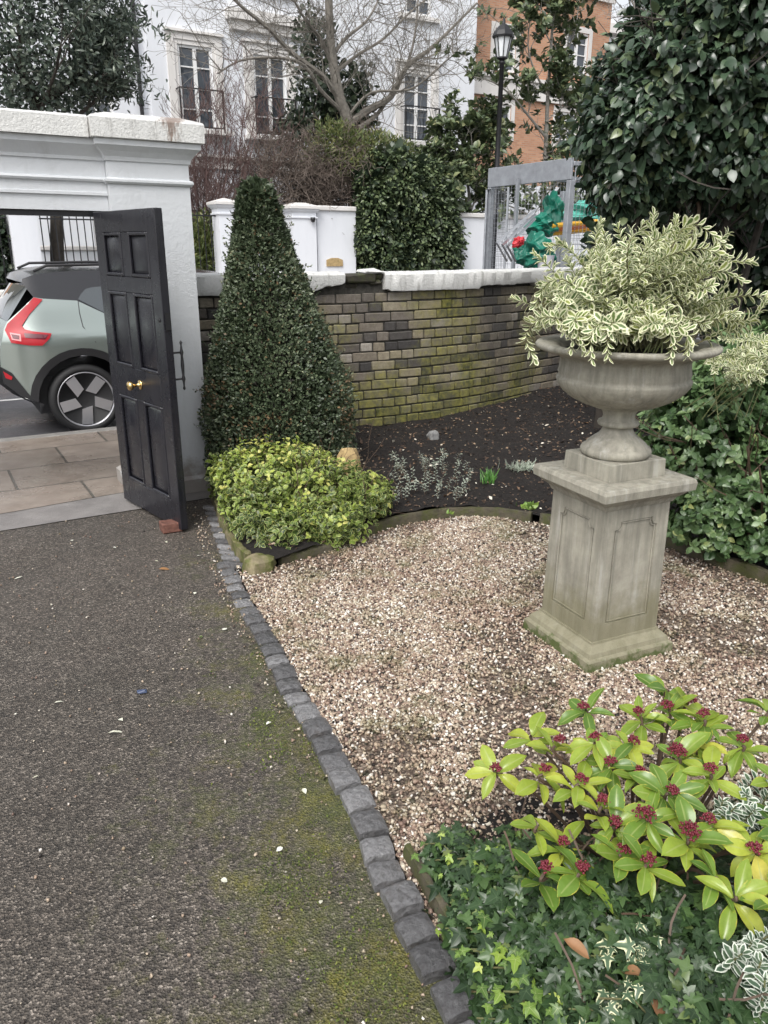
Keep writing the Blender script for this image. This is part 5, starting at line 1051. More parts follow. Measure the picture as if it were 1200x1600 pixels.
L_ = [limb(mb, [(543, 195), (575, 172), (612, 150), (635, 105), (668, 80), (700, 50), (745, 5)], VN, .11, .03, .08), limb(mb, [(532, 158), (505, 120), (455, 82), (420, 45), (375, 8), (340, -30)], VN, .09, .03, -.1),
      limb(mb, [(535, 175), (500, 140), (482, 110), (460, 95), (420, 90), (375, 95), (340, 115)], VN, .06, .02, -.15), limb(mb, [(560, 200), (590, 178), (620, 130), (640, 90), (650, 40), (655, -30)], VN, .07, .02, .15),
      limb(mb, [(518, 90), (540, 60), (575, 30), (600, -20)], VN, .06, .02, .1), limb(mb, [(520, 105), (500, 60), (470, 20), (440, -40)], VN, .06, .02, -.1), limb(mb, [(528, 110), (560, 85), (600, 60), (640, 20), (690, -20)], VN, .05, .02, .2),
      limb(mb, [(545, 180), (580, 145), (640, 140), (680, 110), (715, 80)], VN, .045, .015, -.2)]
mb.build('trunk', 'bark_grey', bt); mb = MB()
for P_, _ in L_: twigs(mb, P_, 28, 1.4, .014, 2, minr=.0042)
twigs(mb, tk, 22, 1.2, .014, 2, start=.45, minr=.0042)
mb.build('twigs', 'bark_grey', bt)
# dark evergreen behind the bare tree
et = thing('evergreen_tree', xy(UZ(480, 300, 21.8)[0], 21.8, 0), 'loose dark evergreen behind the bare tree between the villa windows', 'tree')
bl = [pb(500, 130, 21.8, 42, 50), pb(470, 200, 21.8, 40, 32), pb(545, 200, 21.8, 45, 34), pb(490, 60, 21.8, 30, 40), pb(520, 170, 21.8, 60, 40), pb(560, 130, 21.8, 26, 30)]
P, o_ = blobs(3600, bl, .5, .4, 3, .3); leaves('crown', 'far_dark', 'oval', P, o_, .17, et, rand=1.0, flat=.2)
mb = MB(); b0_ = ORG[et]; mb.tube([b0_, b0_ + UP * 3, atV(505, 100, 21.8)], [.12, .08, .03], 6)
for _ in range(9): branch(mb, b0_ + UP * U(2, 4.5), (U(-1, 1), U(-1, 1), .8), 1.6, .03, 2)
mb.build('trunk', 'bark_dark', et)
# reddish twiggy shrub left of centre
VR_ = 20.2; rs = thing('bare_shrub', xy(UZ(335, 410, VR_)[0], VR_, 0), 'leafless reddish brown shrub of many upright twigs behind the gate pillar', 'shrub')
mb = MB(); ms = MB(); b0_ = ORG[rs]
for px, py in ((300, 210), (318, 190), (340, 180), (365, 175), (385, 168), (410, 165), (430, 190), (450, 200), (300, 280), (460, 240), (350, 200), (395, 190), (330, 240), (440, 260), (290, 240)):
    m0 = atV(330 + (px - 350) * .25, 370, VR_ + U(-.6, .6)); e = atV(px + U(-12, 12), py + U(-20, 15), VR_ + U(-1, 1)); P_ = spline([b0_ + Vector((U(-.2, .2), U(-.2, .2), 0)), m0, m0.lerp(e, .5) + Vector((U(-.1, .1), 0, -.12)), e], 4)
    ms.tube(P_, [.035 * (1 - .75 * i / (len(P_) - 1)) for i in range(len(P_))], 5, cap=False); twigs(mb, P_, 17, .75, .008, 2, .7, .35, .3, (3, 4), .22, minr=.0045)
ms.build('stems', 'twig_red', rs); mb.build('twigs', 'twig_red', rs)
bs = thing('bare_shrub', xy(UZ(440, 300, 19.9)[0], 19.9, 0), 'dense dark tangle of bare arching twigs over the white piers', 'shrub')
mb = MB(); ms = MB(); P0 = ORG[bs]
for _ in range(46):
    e = atV(U(395, 590), U(225, 305), 19.9 + U(-.7, .7)); s_ = atV(U(440, 560), 350, 20.1); P_ = spline([s_, s_.lerp(e, .5) + UP * U(0, .4), e], 4); mb.tube(P_, .012, 4, cap=False); twigs(mb, P_, 13, .7, .008, 2, .9, .0, .2, (3, 4), .3, minr=.0045)
for _ in range(5): ms.tube([P0 + Vector((U(-.6, 1.6), U(-.3, .3), 0)), atV(U(430, 570), 345, 20.1)], .05, 5, cap=False)
ms.build('stems', 'twig_brown', bs); mb.build('twigs', 'twig_brown', bs)
# olive yellow top and the ivy hedge
yh = thing('mixed_hedge', xy(UZ(560, 350, 19.7)[0], 19.7, 0), 'yellow green feathery shrub rising above the ivy hedge in front of the bare tree', 'shrub')
bl = [pb(520, 215, 19.7, 32, 24), pb(575, 228, 19.7, 55, 20), pb(500, 245, 19.7, 26, 26), pb(560, 262, 19.7, 60, 26), pb(620, 235, 19.7, 30, 14), pb(540, 210, 19.7, 14, 18)]
P, o_ = blobs(5200, bl, .35, .4, 4, .5); leaves('foliage', 'far_yellow', 'narrow', P, o_, .13, yh, up=.5, rand=.9, flat=.2)
mb = MB()
for _ in range(14): mb.tube([ORG[yh] + Vector((U(-.7, .7), U(-.4, .4), 0)), atV(U(500, 620), U(225, 300), 19.7)], [.04, .01], 5, cap=False)
mb.build('stems', 'twig_brown', yh)
iv = thing('ivy_hedge', xy(UZ(630, 410, 18.9)[0], 18.9, 0), 'broad dark green ivy clad hedge spilling over the white wall behind the brick wall', 'hedge')
bl = [pb(625, 300, 18.9, 52, 48, 45), pb(588, 335, 18.9, 34, 62, 40), pb(640, 380, 18.9, 74, 66, 40), pb(668, 325, 18.9, 38, 52, 40), pb(596, 400, 18.9, 40, 50, 40), pb(694, 392, 18.9, 28, 46, 40), pb(610, 258, 18.9, 34, 24, 40), pb(655, 275, 18.9, 30, 26, 40), pb(578, 285, 18.9, 22, 22, 30), pb(700, 350, 18.9, 16, 22, 30), pb(568, 372, 18.9, 14, 30, 30)]
P, o_ = blobs(19000, bl, .26, .55, 4, .8, zmin=.05); leaves('foliage', 'far_ivy', 'oval', P, o_, .10, iv, up=-.2, rand=.7, flat=.4)
P, o_ = blobs(3500, [(b[0], tuple(x * .82 for x in b[1])) for b in bl], .25, .2, 3, .3, zmin=.05); leaves('inner_foliage', 'far_dark', 'round', P, o_, .26, iv)
mb = MB()
for _ in range(10): mb.tube([ORG[iv] + US * U(-.9, 1.2) + UV_ * U(-.2, .2), atV(U(590, 690), 300, 18.9)], [.05, .02], 5, cap=False)
mb.build('stems', 'bark_dark', iv)
ob = thing('garden_shrub', xy(UZ(325, 410, 20.0)[0], 19.6, 0), 'olive green shrub low behind the railing right of the gate pillar', 'shrub')
P, o_ = blobs(2600, [pb(322, 385, 19.6, 26, 48), pb(300, 400, 19.6, 30, 40)], .4, .3, 3, .5, zmin=.02); leaves('foliage', 'far_yellow', 'narrow', P, o_, .16, ob, up=.8)
mb = MB()
for _ in range(7): mb.tube([ORG[ob], ORG[ob] + Vector((U(-.4, .4), U(-.3, .3), U(.7, 1.2)))], [.02, .008], 4)
mb.build('stems', 'twig_brown', ob)
ob = thing('garden_shrub', xy(UZ(5, 410, 19.8)[0], 19.8, 0), 'dark shrub behind the railing at the far left of the gateway', 'shrub')
P, o_ = blobs(3200, [pb(-10, 385, 19.6, 40, 60), pb(10, 420, 19.6, 22, 45)], .35, .3, 3, .6, zmin=.02); leaves('foliage', 'far_dark', 'oval', P, o_, .15, ob)
mb = MB()
for _ in range(7): mb.tube([ORG[ob], ORG[ob] + Vector((U(-.4, .4), U(-.3, .3), U(.7, 1.2)))], [.03, .01], 4)
mb.build('stems', 'twig_brown', ob)
# large-leaved evergreen by the lamp (whorled leaves on open branches)
def whorl_tree(name, base, limbs, v, label, n_leaf, size, m, tw=12, trunk=None, extra=None, rose=9, L=.9):
    o = thing(name, base, label, 'tree'); mb = MB(); tips = []
    for pts, r0 in limbs:
        P_, _ = limb(mb, pts, v, r0, r0 * .3, U(-.12, .12)); twigs(mb, P_, tw, L, .014, 1, .8, .3, .2, (2, 3), .22, tips, minr=.006); tips.append((P_[-1], UP.copy()))
    mb.build('trunk', m, o); T_ = tips
    k = rose; A = np.array([tuple(t_[0]) for t_ in T_ for _ in range(k)]); D0 = np.array([tuple(t_[1].normalized() + UP * .4) for t_ in T_ for _ in range(k)]); n = len(A); s_ = sphere_dirs(n); Nn = D0.copy(); D = s_ - D0 * (s_ * D0).sum(1, keepdims=True) * .8 + D0 * .55
    link('foliage', leaf_mesh('foliage', 'oval', A + rng.normal(0, .05, (n, 3)), D, Nn + .3 * sphere_dirs(n), size * rng.uniform(.7, 1.2, n)), 'loquat_leaf', o); return o
VM = 19.0
whorl_tree('magnolia_tree', xy(UZ(848, 300, VM)[0], VM, 0), [([(846, 440), (848, 330), (852, 250), (856, 150), (862, 60), (866, -20)], .09), ([(850, 330), (820, 290), (795, 255), (760, 240)], .04), ([(852, 250), (880, 210), (905, 170), (915, 120)], .04), ([(853, 215), (825, 180), (800, 150), (770, 128), (740, 120)], .04), ([(856, 150), (835, 110), (825, 70), (830, 20)], .035), ([(860, 110), (885, 80), (900, 40), (905, -10)], .035), ([(850, 300), (880, 280), (900, 250)], .04), ([(848, 340), (880, 330), (905, 320)], .04), ([(848, 350), (815, 330), (790, 320)], .04), ([(862, 70), (845, 30), (850, -20)], .02), ([(853, 190), (880, 160), (870, 120)], .02)], VM, 'open tall evergreen with whorls of large leaves between the lamp and the dark tree', 9, .21, 'bark_pale', tw=9)
VQ = 18.4
whorl_tree('loquat_tree', xy(UZ(735, 320, VQ)[0], 19.3, 0), [([(738, 420), (735, 330), (728, 270), (715, 225), (700, 200)], .06), ([(735, 320), (715, 290), (695, 250), (690, 215)], .03), ([(733, 290), (760, 255), (775, 220), (770, 195)], .03), ([(735, 330), (745, 300), (740, 250), (735, 200)], .03), ([(736, 340), (715, 330), (700, 310)], .03), ([(736, 345), (765, 320), (775, 290)], .03), ([(728, 270), (700, 262), (682, 250)], .02), ([(730, 280), (755, 230), (745, 205)], .02)], 19.3, 'bushy evergreen with broad leaves left of the lamp post', 9, .19, 'bark_pale', tw=10, rose=10, L=.6)
pt_ = thing('pale_tree', xy(UZ(992, 60, 23.5)[0], 23.5, 0), 'pale bare trunk rising behind the dark tree at the top right', 'tree')
mb = MB(); P_, _ = limb(mb, [(984, 420), (986, 200), (990, 70), (997, 0), (1004, -80)], 23.5, .2, .12, 0, 9); mb.build('trunk', 'bark_pale', pt_); mb = MB(); twigs(mb, P_, 16, 2.0, .03, 3, start=.5); mb.build('twigs', 'bark_pale', pt_)
# ============================================================ OWN GARDEN: dark tree, right shrub
dt = thing('dark_evergreen_tree', (3.7, 7.1, .25), 'large dark glossy leaved evergreen tree overhanging the garden behind the urn', 'tree')
def pY(px, py, Y, rx, ry, dep=None):
    c = atY(px, py, Y); k = (c - cam.location).length / F; return (tuple(c), (rx * k, (dep or rx) * k, ry * k))
Yd = 6.4
bl = [pY(1080, 150, Yd, 120, 105), pY(1160, 60, Yd, 135, 100), pY(1008, 200, Yd, 88, 80), pY(1180, 210, Yd, 120, 90), pY(985, 270, Yd, 56, 60), pY(1060, 265, Yd, 70, 40), pY(1240, 120, Yd, 130, 120), pY(1250, -40, Yd, 170, 120), pY(1000, 130, Yd + .3, 60, 60)]
P, o_ = blobs(19000, bl, .2, .45, 4, .82); leaves('crown', 'dark_leaf', T_blade(4, .33, .42, .25, .3), P, o_, .076, dt, up=-.55, rand=.75, flat=.35, sv=.35)
mb = MB()
for q_ in range(60):
    b_ = bl[q_ % 6]; c_ = Vector(b_[0]); d_ = Vector(tuple(sphere_dirs(1)[0])); d_.y = -abs(d_.y); branch(mb, c_ + Vector((d_.x * b_[1][0], d_.y * b_[1][1], d_.z * b_[1][2])) * .6, d_ + UP * .2, b_[1][0] * U(.5, .68), .012, 1, n=4, kids=(2, 3), minr=.003)
mb.build('branches', 'bark_dark', dt)
P, o_ = blobs(4500, [(b[0], tuple(x * .75 for x in b[1])) for b in bl], .3, .2, 3, .3); leaves('inner_crown', 'dark_leaf', 'round', P, o_, .15, dt, up=-.2)
bl = [pY(962, 400, Yd + 1.2, 36, 105, 50), pY(1015, 400, Yd + 1.4, 68, 130, 60), pY(1090, 380, Yd + 1.6, 110, 140, 60), pY(1200, 390, Yd + 1.6, 120, 140, 60), pY(1320, 390, Yd + 1.4, 140, 150, 60)]
P, o_ = blobs(9500, bl, .35, .3, 3, .4, zmin=.3); leaves('lower_foliage', 'dark_leaf', 'round', P, o_, .11, dt, up=-.6, rand=.9, flat=.2)  # dense leaf backdrop added to make the space under the canopy dark
mb = MB(); r0 = Vector((3.7, 7.1, .2))
for px, top in ((1010, 300), (1075, 270), (1130, 290), (1170, 280), (1230, 250)): 
    e = atY(px + U(-15, 15), top - 60, Yd + U(-.2, .5)); s_ = Vector((e.x * .97 + U(-.1, .1), Yd + U(.2, .6), .25)); P_ = spline([s_, s_.lerp(e, .5) + Vector((U(-.1, .1), 0, 0)), e], 5); mb.tube(P_, [.045 * (1 - .5 * i / (len(P_) - 1)) for i in range(len(P_))], 7, cap=False); twigs(mb, P_, 12 if px > 1100 else 0, .6, .010, 1, start=.1)
mb.tube([r0, r0 + UP * 1.5, atY(1150, 150, Yd + .4), atY(1180, 20, Yd + .4)], [.16, .13, .10, .05], 9)
mb.build('trunk', 'bark_dark', dt)
p0 = atY(935, 380, 6.6); mb = MB(); mb.tube(spline([(p0.x + .25, 6.5, .3), atY(1080, 380, 6.3), atY(1088, 300, 6.3), atY(1092, 240, 6.3)], 4), .014, 6); tag(mb.build('tree_stem', 'stem_brown', dt, smooth=True))
Yr = 4.35
sh = thing('glossy_shrub', (2.0, 4.5, .12), 'rounded mid green glossy shrub beside the pedestal, behind the urn', 'shrub')
bl = [pY(1100, 690, Yr, 92, 110), pY(1180, 640, Yr + .2, 100, 130), pY(1120, 800, Yr - .1, 75, 85), pY(1190, 790, Yr - .2, 80, 100), pY(1060, 620, Yr + .2, 52, 50), pY(1270, 700, Yr, 120, 180), pY(1050, 720, Yr + .2, 45, 60)]
P, o_ = blobs(2100, bl, .14, .4, 5, .85, zmin=.14); k = 7; A = np.repeat(P, k, 0); O2 = np.repeat(o_, k, 0) + np.array([0, 0, .5]); n = len(A); s_ = sphere_dirs(n); D = s_ - O2 * (s_ * O2).sum(1, keepdims=True) * .75 + O2 * .3
link('foliage', leaf_mesh('foliage', 'oval', A, D, O2 + .3 * sphere_dirs(n), .047 * rng.uniform(.6, 1.2, n), np.clip(np.repeat(rng.random(len(P)), k) * .7 + rng.random(n) * .4 - .05, 0, 1)), 'right_leaf', sh)
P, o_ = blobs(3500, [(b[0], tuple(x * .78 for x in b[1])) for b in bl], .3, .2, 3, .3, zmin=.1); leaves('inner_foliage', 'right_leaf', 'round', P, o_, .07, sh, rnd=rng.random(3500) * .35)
mb = MB()
for _ in range(26): b_ = Vector((2.0 + U(-.3, .7), 4.3 + U(-.25, .25), .1)); branch(mb, b_, (U(-.7, .7), U(-.9, .3), 1), .75, .012, 1, n=4)
mb.build('stems', 'stem_brown', sh)
# ---- shoots with opposite leaves (variegated plants)
def shoots(spec, o, tmpl, m, leaf, sm='stem_green', step=.011, start=.35, name='foliage', r=.003):
    A, D, N_, S = [], [], [], []; mb = MB()
    for pts in spec:
        P_ = spline(pts, 7); tot = sum((P_[i + 1] - P_[i]).length for i in range(len(P_) - 1)); mb.tube(P_, [r * (1.1 - .6 * i / len(P_)) for i in range(len(P_))], 4, cap=False)
        d = tot * start * U(.8, 1.2); ph = U(0, 6)
        while d < tot:
            acc = 0
            for i in range(len(P_) - 1):
                L = (P_[i + 1] - P_[i]).length
                if acc + L >= d: break
                acc += L
            c = P_[i].lerp(P_[i + 1], min(1, (d - acc) / max(L, 1e-6))); a = (P_[i + 1] - P_[i]).normalized(); f = d / tot; ph += 1.57 + U(-.3, .3); e1 = a.orthogonal().normalized(); e2 = a.cross(e1)
            for q in (0, math.pi):
                s_ = e1 * math.cos(ph + q) + e2 * math.sin(ph + q); tipf = max(0, (f - .8) / .2); A.append(c); D.append(s_ * (1 - .55 * tipf) + a * (.45 + .8 * tipf) + Vector((U(-.15, .15), U(-.15, .15), U(-.15, .15)))); N_.append(a * (1 - .3 * tipf) - s_ * .35 * tipf + UP * .25); S.append(leaf * U(.75, 1.15) * (1 - .35 * tipf))
            d += step * U(.8, 1.3)
    mb.build('stems', sm, o); return link(name, leaf_mesh(name, tmpl, [tuple(x) for x in A], [tuple(x) for x in D], [tuple(x) for x in N_], S), m, o)
up_ = thing('variegated_shrub', PC + UP * 1.36, 'bushy cream and green variegated shrub spilling from the stone urn', 'plant')
spec = []; ctr = PC + UP * 1.36
for i in range(150):
    az = U(0, 2 * math.pi); el = math.radians(random.choice([U(12, 35), U(20, 60), U(45, 90)])); L = U(.24, .43) * (1.12 if el > .7 else .88); d = Vector((math.cos(az) * math.cos(el), math.sin(az) * math.cos(el) * .85, math.sin(el)))
    b_ = ctr + Vector((U(-.17, .17), U(-.17, .17), 0)); e = b_ + d * L + UP * U(.0, .08); mid = b_.lerp(e, .5) + Vector((U(-.05, .05), U(-.05, .05), U(.02, .09))); spec.append([b_, mid, e])
def sp_px(*q, Y=3.1): return [ctr + Vector((U(-.08, .08), U(-.08, .08), 0))] + [atY(px, py, Y) for px, py in q]
for pts in ([(1090, 440), (1130, 425), (1160, 440)], [(1040, 400), (1080, 350), (1135, 385)], [(1000, 430), (1080, 390), (1135, 400)], [(900, 400), (860, 385), (860, 390)], [(900, 450), (860, 440), (835, 478)], [(1050, 430), (1110, 410), (1180, 410)], [(1060, 520), (1100, 500), (1170, 500), (1200, 465)], [(1060, 500), (1110, 470), (1130, 450)], [(950, 420), (930, 380), (940, 345)], [(980, 400), (1000, 360), (1005, 350)]):
    spec.append(sp_px(*pts, Y=3.1 + U(-.15, .15)))
for k_ in range(2): spec.append(sp_px((905, 500), (900, 515), (892 + k_ * 20, 548), Y=2.93)); 
for q_ in (925, 950, 1050, 1075): spec.append(sp_px((975 + (q_ - 975) * .6, 505), (q_, 525), (q_, 556 + U(-6, 6)), Y=2.86))
spec.append(sp_px((870, 498), (835, 505), (822, 530), (835, 562), Y=2.95))
shoots(spec, up_, T_blade(4, .21, .6, .25, .2), 'urn_leaf', .050, 'stem_green', .0115, .38)
# second variegated plant on top of the right shrub
vs_ = thing('variegated_shrub', atY(1150, 590, 3.95), 'loose yellowish variegated sprays on top of the glossy shrub', 'plant'); c0 = ORG[vs_]
shoots([[c0 + Vector((U(-.2, .2), U(-.1, .2), -.2)), atY(U(1105, 1230), U(540, 600), 3.8 + U(-.1, .3)), atY(U(1085, 1240), U(520, 590), 3.75 + U(-.1, .2))] for _ in range(17)], vs_, T_blade(4, .22, .6), 'urn_leaf', .042, 'stem_green', .013, .5, r=.002)
# ============================================================ CLIPPED CONE AND GOLDEN SHRUB
cc = Vector((-.775, 5.72, .1)); cone = thing('clipped_cone', cc, 'tall clipped dark green evergreen cone between the gate pillar and the brick wall', 'topiary')
zz = np.array([.05, .2, .5, .75, 1.0, 1.25, 1.5, 1.7, 1.85, 2.0, 2.10, 2.17]); rr_ = np.array([.49, .53, .54, .505, .435, .35, .265, .205, .165, .125, .09, .0]); lean = lambda z: -.115 * (z / 2.1)
def cone_pts(n, k0, k1, lump=.17):
    w = np.interp(rng.random(n * 3), np.cumsum(rr_ + .08) / np.sum(rr_ + .08), zz); z = w[:n]; a = rng.uniform(0, 2 * np.pi, n); r = np.interp(z, zz, rr_); b = 1 + lump * 2 * (fbm(np.cos(a) * 2.2 + 5, np.sin(a) * 2.2, z * 2.6, 3) - .45) + .10 * (fbm(np.cos(a) * 7, np.sin(a) * 7, z * 9, 2) - .4)
    r = r * b * rng.uniform(k0, k1, n) + .012; P = np.stack([cc.x + lean(z) + r * np.cos(a), cc.y + r * np.sin(a), z], 1); o = np.stack([np.cos(a), np.sin(a), np.full(n, .3)], 1); return P, o / np.linalg.norm(o, axis=1, keepdims=True)
P, o_ = cone_pts(56000, .88, 1.04); r_ = np.clip(.42 + .9 * (fbm(P[:, 0] * 3, P[:, 1] * 3, P[:, 2] * 3, 3) - .45) + rng.normal(0, .18, len(P)), 0, .92); r_[rng.random(len(P)) < .03 + .22 * (P[:, 2] < 1.15) * (fbm(P[:, 0] * 4, P[:, 1] * 4, P[:, 2] * 4, 3, 5) > .5)] = 1
leaves('foliage', 'conifer_leaf', 'kite', P, o_, .023, cone, up=.3, rand=.9, flat=.2, sv=.4, rnd=r_)
A_, B_ = [], []
for _ in range(420):
    q, w_ = cone_pts(1, 1.0, 1.02); q = q[0]; w_ = w_[0] + rng.normal(0, .5, 3) + np.array([0, 0, .9]); w_ /= np.linalg.norm(w_)
    for k in range(9): A_.append(q + w_ * .009 * k); B_.append(w_ + rng.normal(0, .6, 3))
leaves('stray_shoots', 'conifer_leaf', 'kite', np.array(A_), np.array(B_), .021, cone, up=.2, rand=.4)
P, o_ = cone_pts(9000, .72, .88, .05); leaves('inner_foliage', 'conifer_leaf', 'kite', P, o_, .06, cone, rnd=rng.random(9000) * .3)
mb = MB(); mb.tube([cc, cc + UP * 1.0, cc + Vector((-.1, 0, 1.95))], [.05, .035, .01], 7)
for _ in range(60): z = U(.15, 1.7); b_ = cc + Vector((lean(z), 0, z)); a = U(0, 6.28); R = float(np.interp(z, zz, rr_)) * .9; mb.tube([b_, b_ + Vector((math.cos(a) * R, math.sin(a) * R, .12))], [.012, .004], 4, cap=False)
mb.build('trunk', 'bark_dark', cone)
gs = thing('golden_shrub', (-.5, 4.85, .1), 'low yellow green variegated shrub spilling over the stone edging below the cone', 'shrub')
gb = [pY(430, 760, 4.8, 70, 66), pY(385, 760, 4.75, 46, 56), pY(500, 770, 4.75, 66, 60), pY(560, 775, 4.75, 48, 42), pY(440, 820, 4.5, 76, 38), pY(520, 815, 4.5, 56, 34), pY(470, 725, 4.95, 46, 34), pY(400, 800, 4.55, 48, 46), pY(370, 735, 4.9, 30, 32), pY(345, 745, 5.1, 18, 36), pY(590, 778, 4.8, 24, 26)]
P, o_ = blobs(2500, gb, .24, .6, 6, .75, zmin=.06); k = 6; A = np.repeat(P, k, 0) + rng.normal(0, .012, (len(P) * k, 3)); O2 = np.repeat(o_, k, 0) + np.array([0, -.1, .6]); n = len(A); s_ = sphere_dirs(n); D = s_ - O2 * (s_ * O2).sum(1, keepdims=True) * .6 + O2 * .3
link('foliage', leaf_mesh('foliage', T_blade(4, .31, .52, .3, .2), A, D, O2 + .35 * sphere_dirs(n), .034 * rng.uniform(.6, 1.2, n), np.clip(np.repeat(.10 + .6 * (P[:, 2] - .05) / .45 + .8 * (fbm(P[:, 0] * 7, P[:, 1] * 7, P[:, 2] * 7, 2) - .4) + rng.normal(0, .26, len(P)), k) + rng.normal(0, .08, n), 0, 1)), 'gold_leaf', gs)  # leaf tone rises with height: top light and shadowed gaps put into the colour
P, o_ = blobs(3000, [(b[0], tuple(x * .75 for x in b[1])) for b in gb], .3, .2, 3, .3, zmin=.05); leaves('inner_foliage', 'gold_leaf', 'round', P, o_, .045, gs, rnd=rng.random(3000) * .15)  # inner leaves use only the darkest greens, shade put into their colour
mb = MB()
for _ in range(40): branch(mb, Vector((-.5 + U(-.35, .35), 4.8 + U(-.25, .25), .05)), (U(-.8, .8), U(-.8, .4), 1), .38, .005, 1, n=4, minr=.0015)
mb.build('stems', 'stem_brown', gs)
# ============================================================ SMALL PLANTS IN THE BED
sv = thing('silver_shrub', (*G(665, 735, .15)[:2], .13), 'sprawling silvery variegated shrublet left of the bulb shoots', 'plant'); c0 = ORG[sv]; spec = []
for _ in range(46):
    e = G(U(600, 738), U(708, 765), U(.16, .24)); b_ = Vector((e.x * .85 + c0.x * .15 + U(-.04, .04), e.y + U(-.02, .08), bz(e.x, e.y))); spec.append([b_, b_.lerp(e, .5) + UP * .04, e])
for _ in range(4): e = atY(662 + U(-12, 14), U(706, 730), c0.y + .02); spec.append([c0, c0.lerp(e, .5), e])
shoots(spec, sv, T_blade(3, .18, .5), 'silver_leaf', .026, 'stem_brown', .013, .25, r=.002)
def tuft(name, px, py, n, L, m, label, w=.05, spread=.5, cat='plant', R=.03):
    c = G(px, py, .14); c.z = bz(c.x, c.y); A = np.array([tuple(c)] * n) + np.stack([rng.normal(0, R, n), rng.normal(0, R * .7, n), np.zeros(n)], 1); D = np.stack([rng.normal(0, spread, n), rng.normal(0, spread, n), np.ones(n)], 1)
    return tag(link(name, leaf_mesh(name, T_blade(5, w, .4, .4, .35), A, D, sphere_dirs(n) + np.array([0, -1, 0]), L * rng.uniform(.6, 1.1, n)), m, origin=c), label, cat)
tuft('bulb_shoots', 764, 750, 34, .12, 'bulb_leaf', 'tuft of bright green bulb shoots in the dark soil', .035, .22, R=.022)
tuft('grassy_tuft', 815, 728, 90, .085, 'silver_leaf', 'low dark grey green tuft near the left side of the pedestal', .06, 1.2, R=.06)
tuft('seedling', 825, 778, 22, .065, 'fresh_leaf', 'small pale green seedling beside the pedestal cap', .3, 1.3, R=.03)
tuft('seedling', 705, 788, 7, .03, 'fresh_leaf', 'tiny green seedling close to the curved edging', .3, 1.3, R=.01)
# fallen leaves and scraps, each one a thing
def scrap(px, py, L, m, label, z=.006, tm='oval', ang=None, name='fallen_leaf', cat='leaf', group=None):
    p = G(px, py, z); 
    if z > .05: p.z = bz(p.x, p.y) + .012
    a = ang if ang is not None else U(0, 6.28); D = [(math.cos(a), math.sin(a), U(0, .15))]; return tag(link(name, leaf_mesh(name, tm, [tuple(p)], D, [(U(-.2, .2), U(-.2, .2), 1)], [L], [random.random()]), m, origin=p), label, cat, group)
scrap(248, 889, .06, 'dead_leaf', 'rust brown fallen leaf on the tarmac below the brick wedge', ang=.2)
scrap(168, 1145, .065, 'pale_leaf', 'long pale fallen leaf lying farthest forward on the tarmac', ang=.35, tm='narrow'); scrap(192, 1126, .03, 'pale_leaf', 'small white scrap just above the long pale leaf', tm='kite', name='petal', cat='petal')
scrap(85, 1098, .035, 'pale_leaf', 'small pale leaf left of the blue scrap on the tarmac', tm='narrow', ang=.6); scrap(354, 981, .028, 'pale_leaf', 'bright white petal on the tarmac near the setts', tm='round', name='petal', cat='petal'); scrap(316, 996, .026, 'gold_leaf', 'yellowish petal left of the bright white petal', tm='round', name='petal', cat='petal')
scrap(22, 905, .05, 'pale_leaf', 'thin curled pale leaf near the left edge of the tarmac', tm='narrow', ang=.9)
scrap(930, 663, .10, 'dead_leaf', 'orange brown fallen leaf on the dark soil behind the urn stem', .15, 'round', ang=0); scrap(918, 668, .06, 'dead_leaf', 'smaller orange leaf touching the bigger one behind the urn stem', .15, 'round', ang=2)
for px, py, lab in ((258, 846, 'tiny white petal left of the brick wedge'), (312, 868, 'tiny pink petal beside the crosswise bricks'), (113, 845, 'tiny pale petal near the concrete threshold'), (176, 855, 'tiny pale petal midway between threshold and rust brown leaf'), (242, 876, 'tiny white petal just above the rust brown leaf'), (305, 925, 'tiny pale petal beside the yellow moss patch near the corner rock'), (424, 1128, 'tiny pale petal against the middle of the sett row'), (60, 1212, 'small buff stone near the left edge of the tarmac'), (473, 1232, 'ragged cream petal on the moss beside the setts'), (500, 1412, 'white oval petal on the brightest moss'), (442, 1324, 'small cream petal left of the raised setts'), (345, 1374, 'dull pale petal in the middle of the tarmac')):
    scrap(px, py, U(.014, .024), 'pale_leaf', lab, tm='round', name='petal', cat='petal', group='pale petals on the drive')
p = G(222, 1080, .01); mb = MB(); mb.bbox(p, (.035, .018, .012), Vector((.9, .3, 0)).normalized(), Vector((-.3, .9, 0)).normalized(), UP, .003, .003); plain('blue_slate', (.05, .07, .13), .4); tag(mb.build('stone_chip', 'blue_slate', origin=p), 'small bluish stone chip on the tarmac', 'stone')
# ============================================================ FOREGROUND RIGHT: ivy bank and skimmia
iv_poly_px = [(668, 1300), (690, 1285), (760, 1292), (830, 1275), (900, 1290), (1000, 1320), (1100, 1300), (1300, 1260), (1500, 1400), (1400, 1800), (800, 1800), (748, 1600), (735, 1550), (715, 1480), (690, 1400), (668, 1345)]
ivp = [tuple(G(px, py, .10))[:2] for px, py in iv_poly_px]
def ivz(X, Y):
    d = np.min([np.hypot(X - a[0], Y - a[1]) for a in ivp[:1] + ivp[10:]] + [np.hypot(X - a[0], Y - a[1]) + .0 for a in ivp[:7]], axis=0)
    return .04 + .22 * np.clip(d / .35, 0, 1) + .10 * (fbm(X * 5, Y * 5, 0, 3, 8) - .45)
ib = thing('ivy', (.7, 1.5, .012), 'dark green ivy covering the ground beneath the skimmia', 'ivy')
def ivy_pts(n):
    X = rng.uniform(.05, 1.7, n * 4); Y = rng.uniform(.75, 2.15, n * 4); ok = in_poly(X, Y, ivp); X, Y = X[ok][:n], Y[ok][:n]; return X, Y, ivz(X, Y)
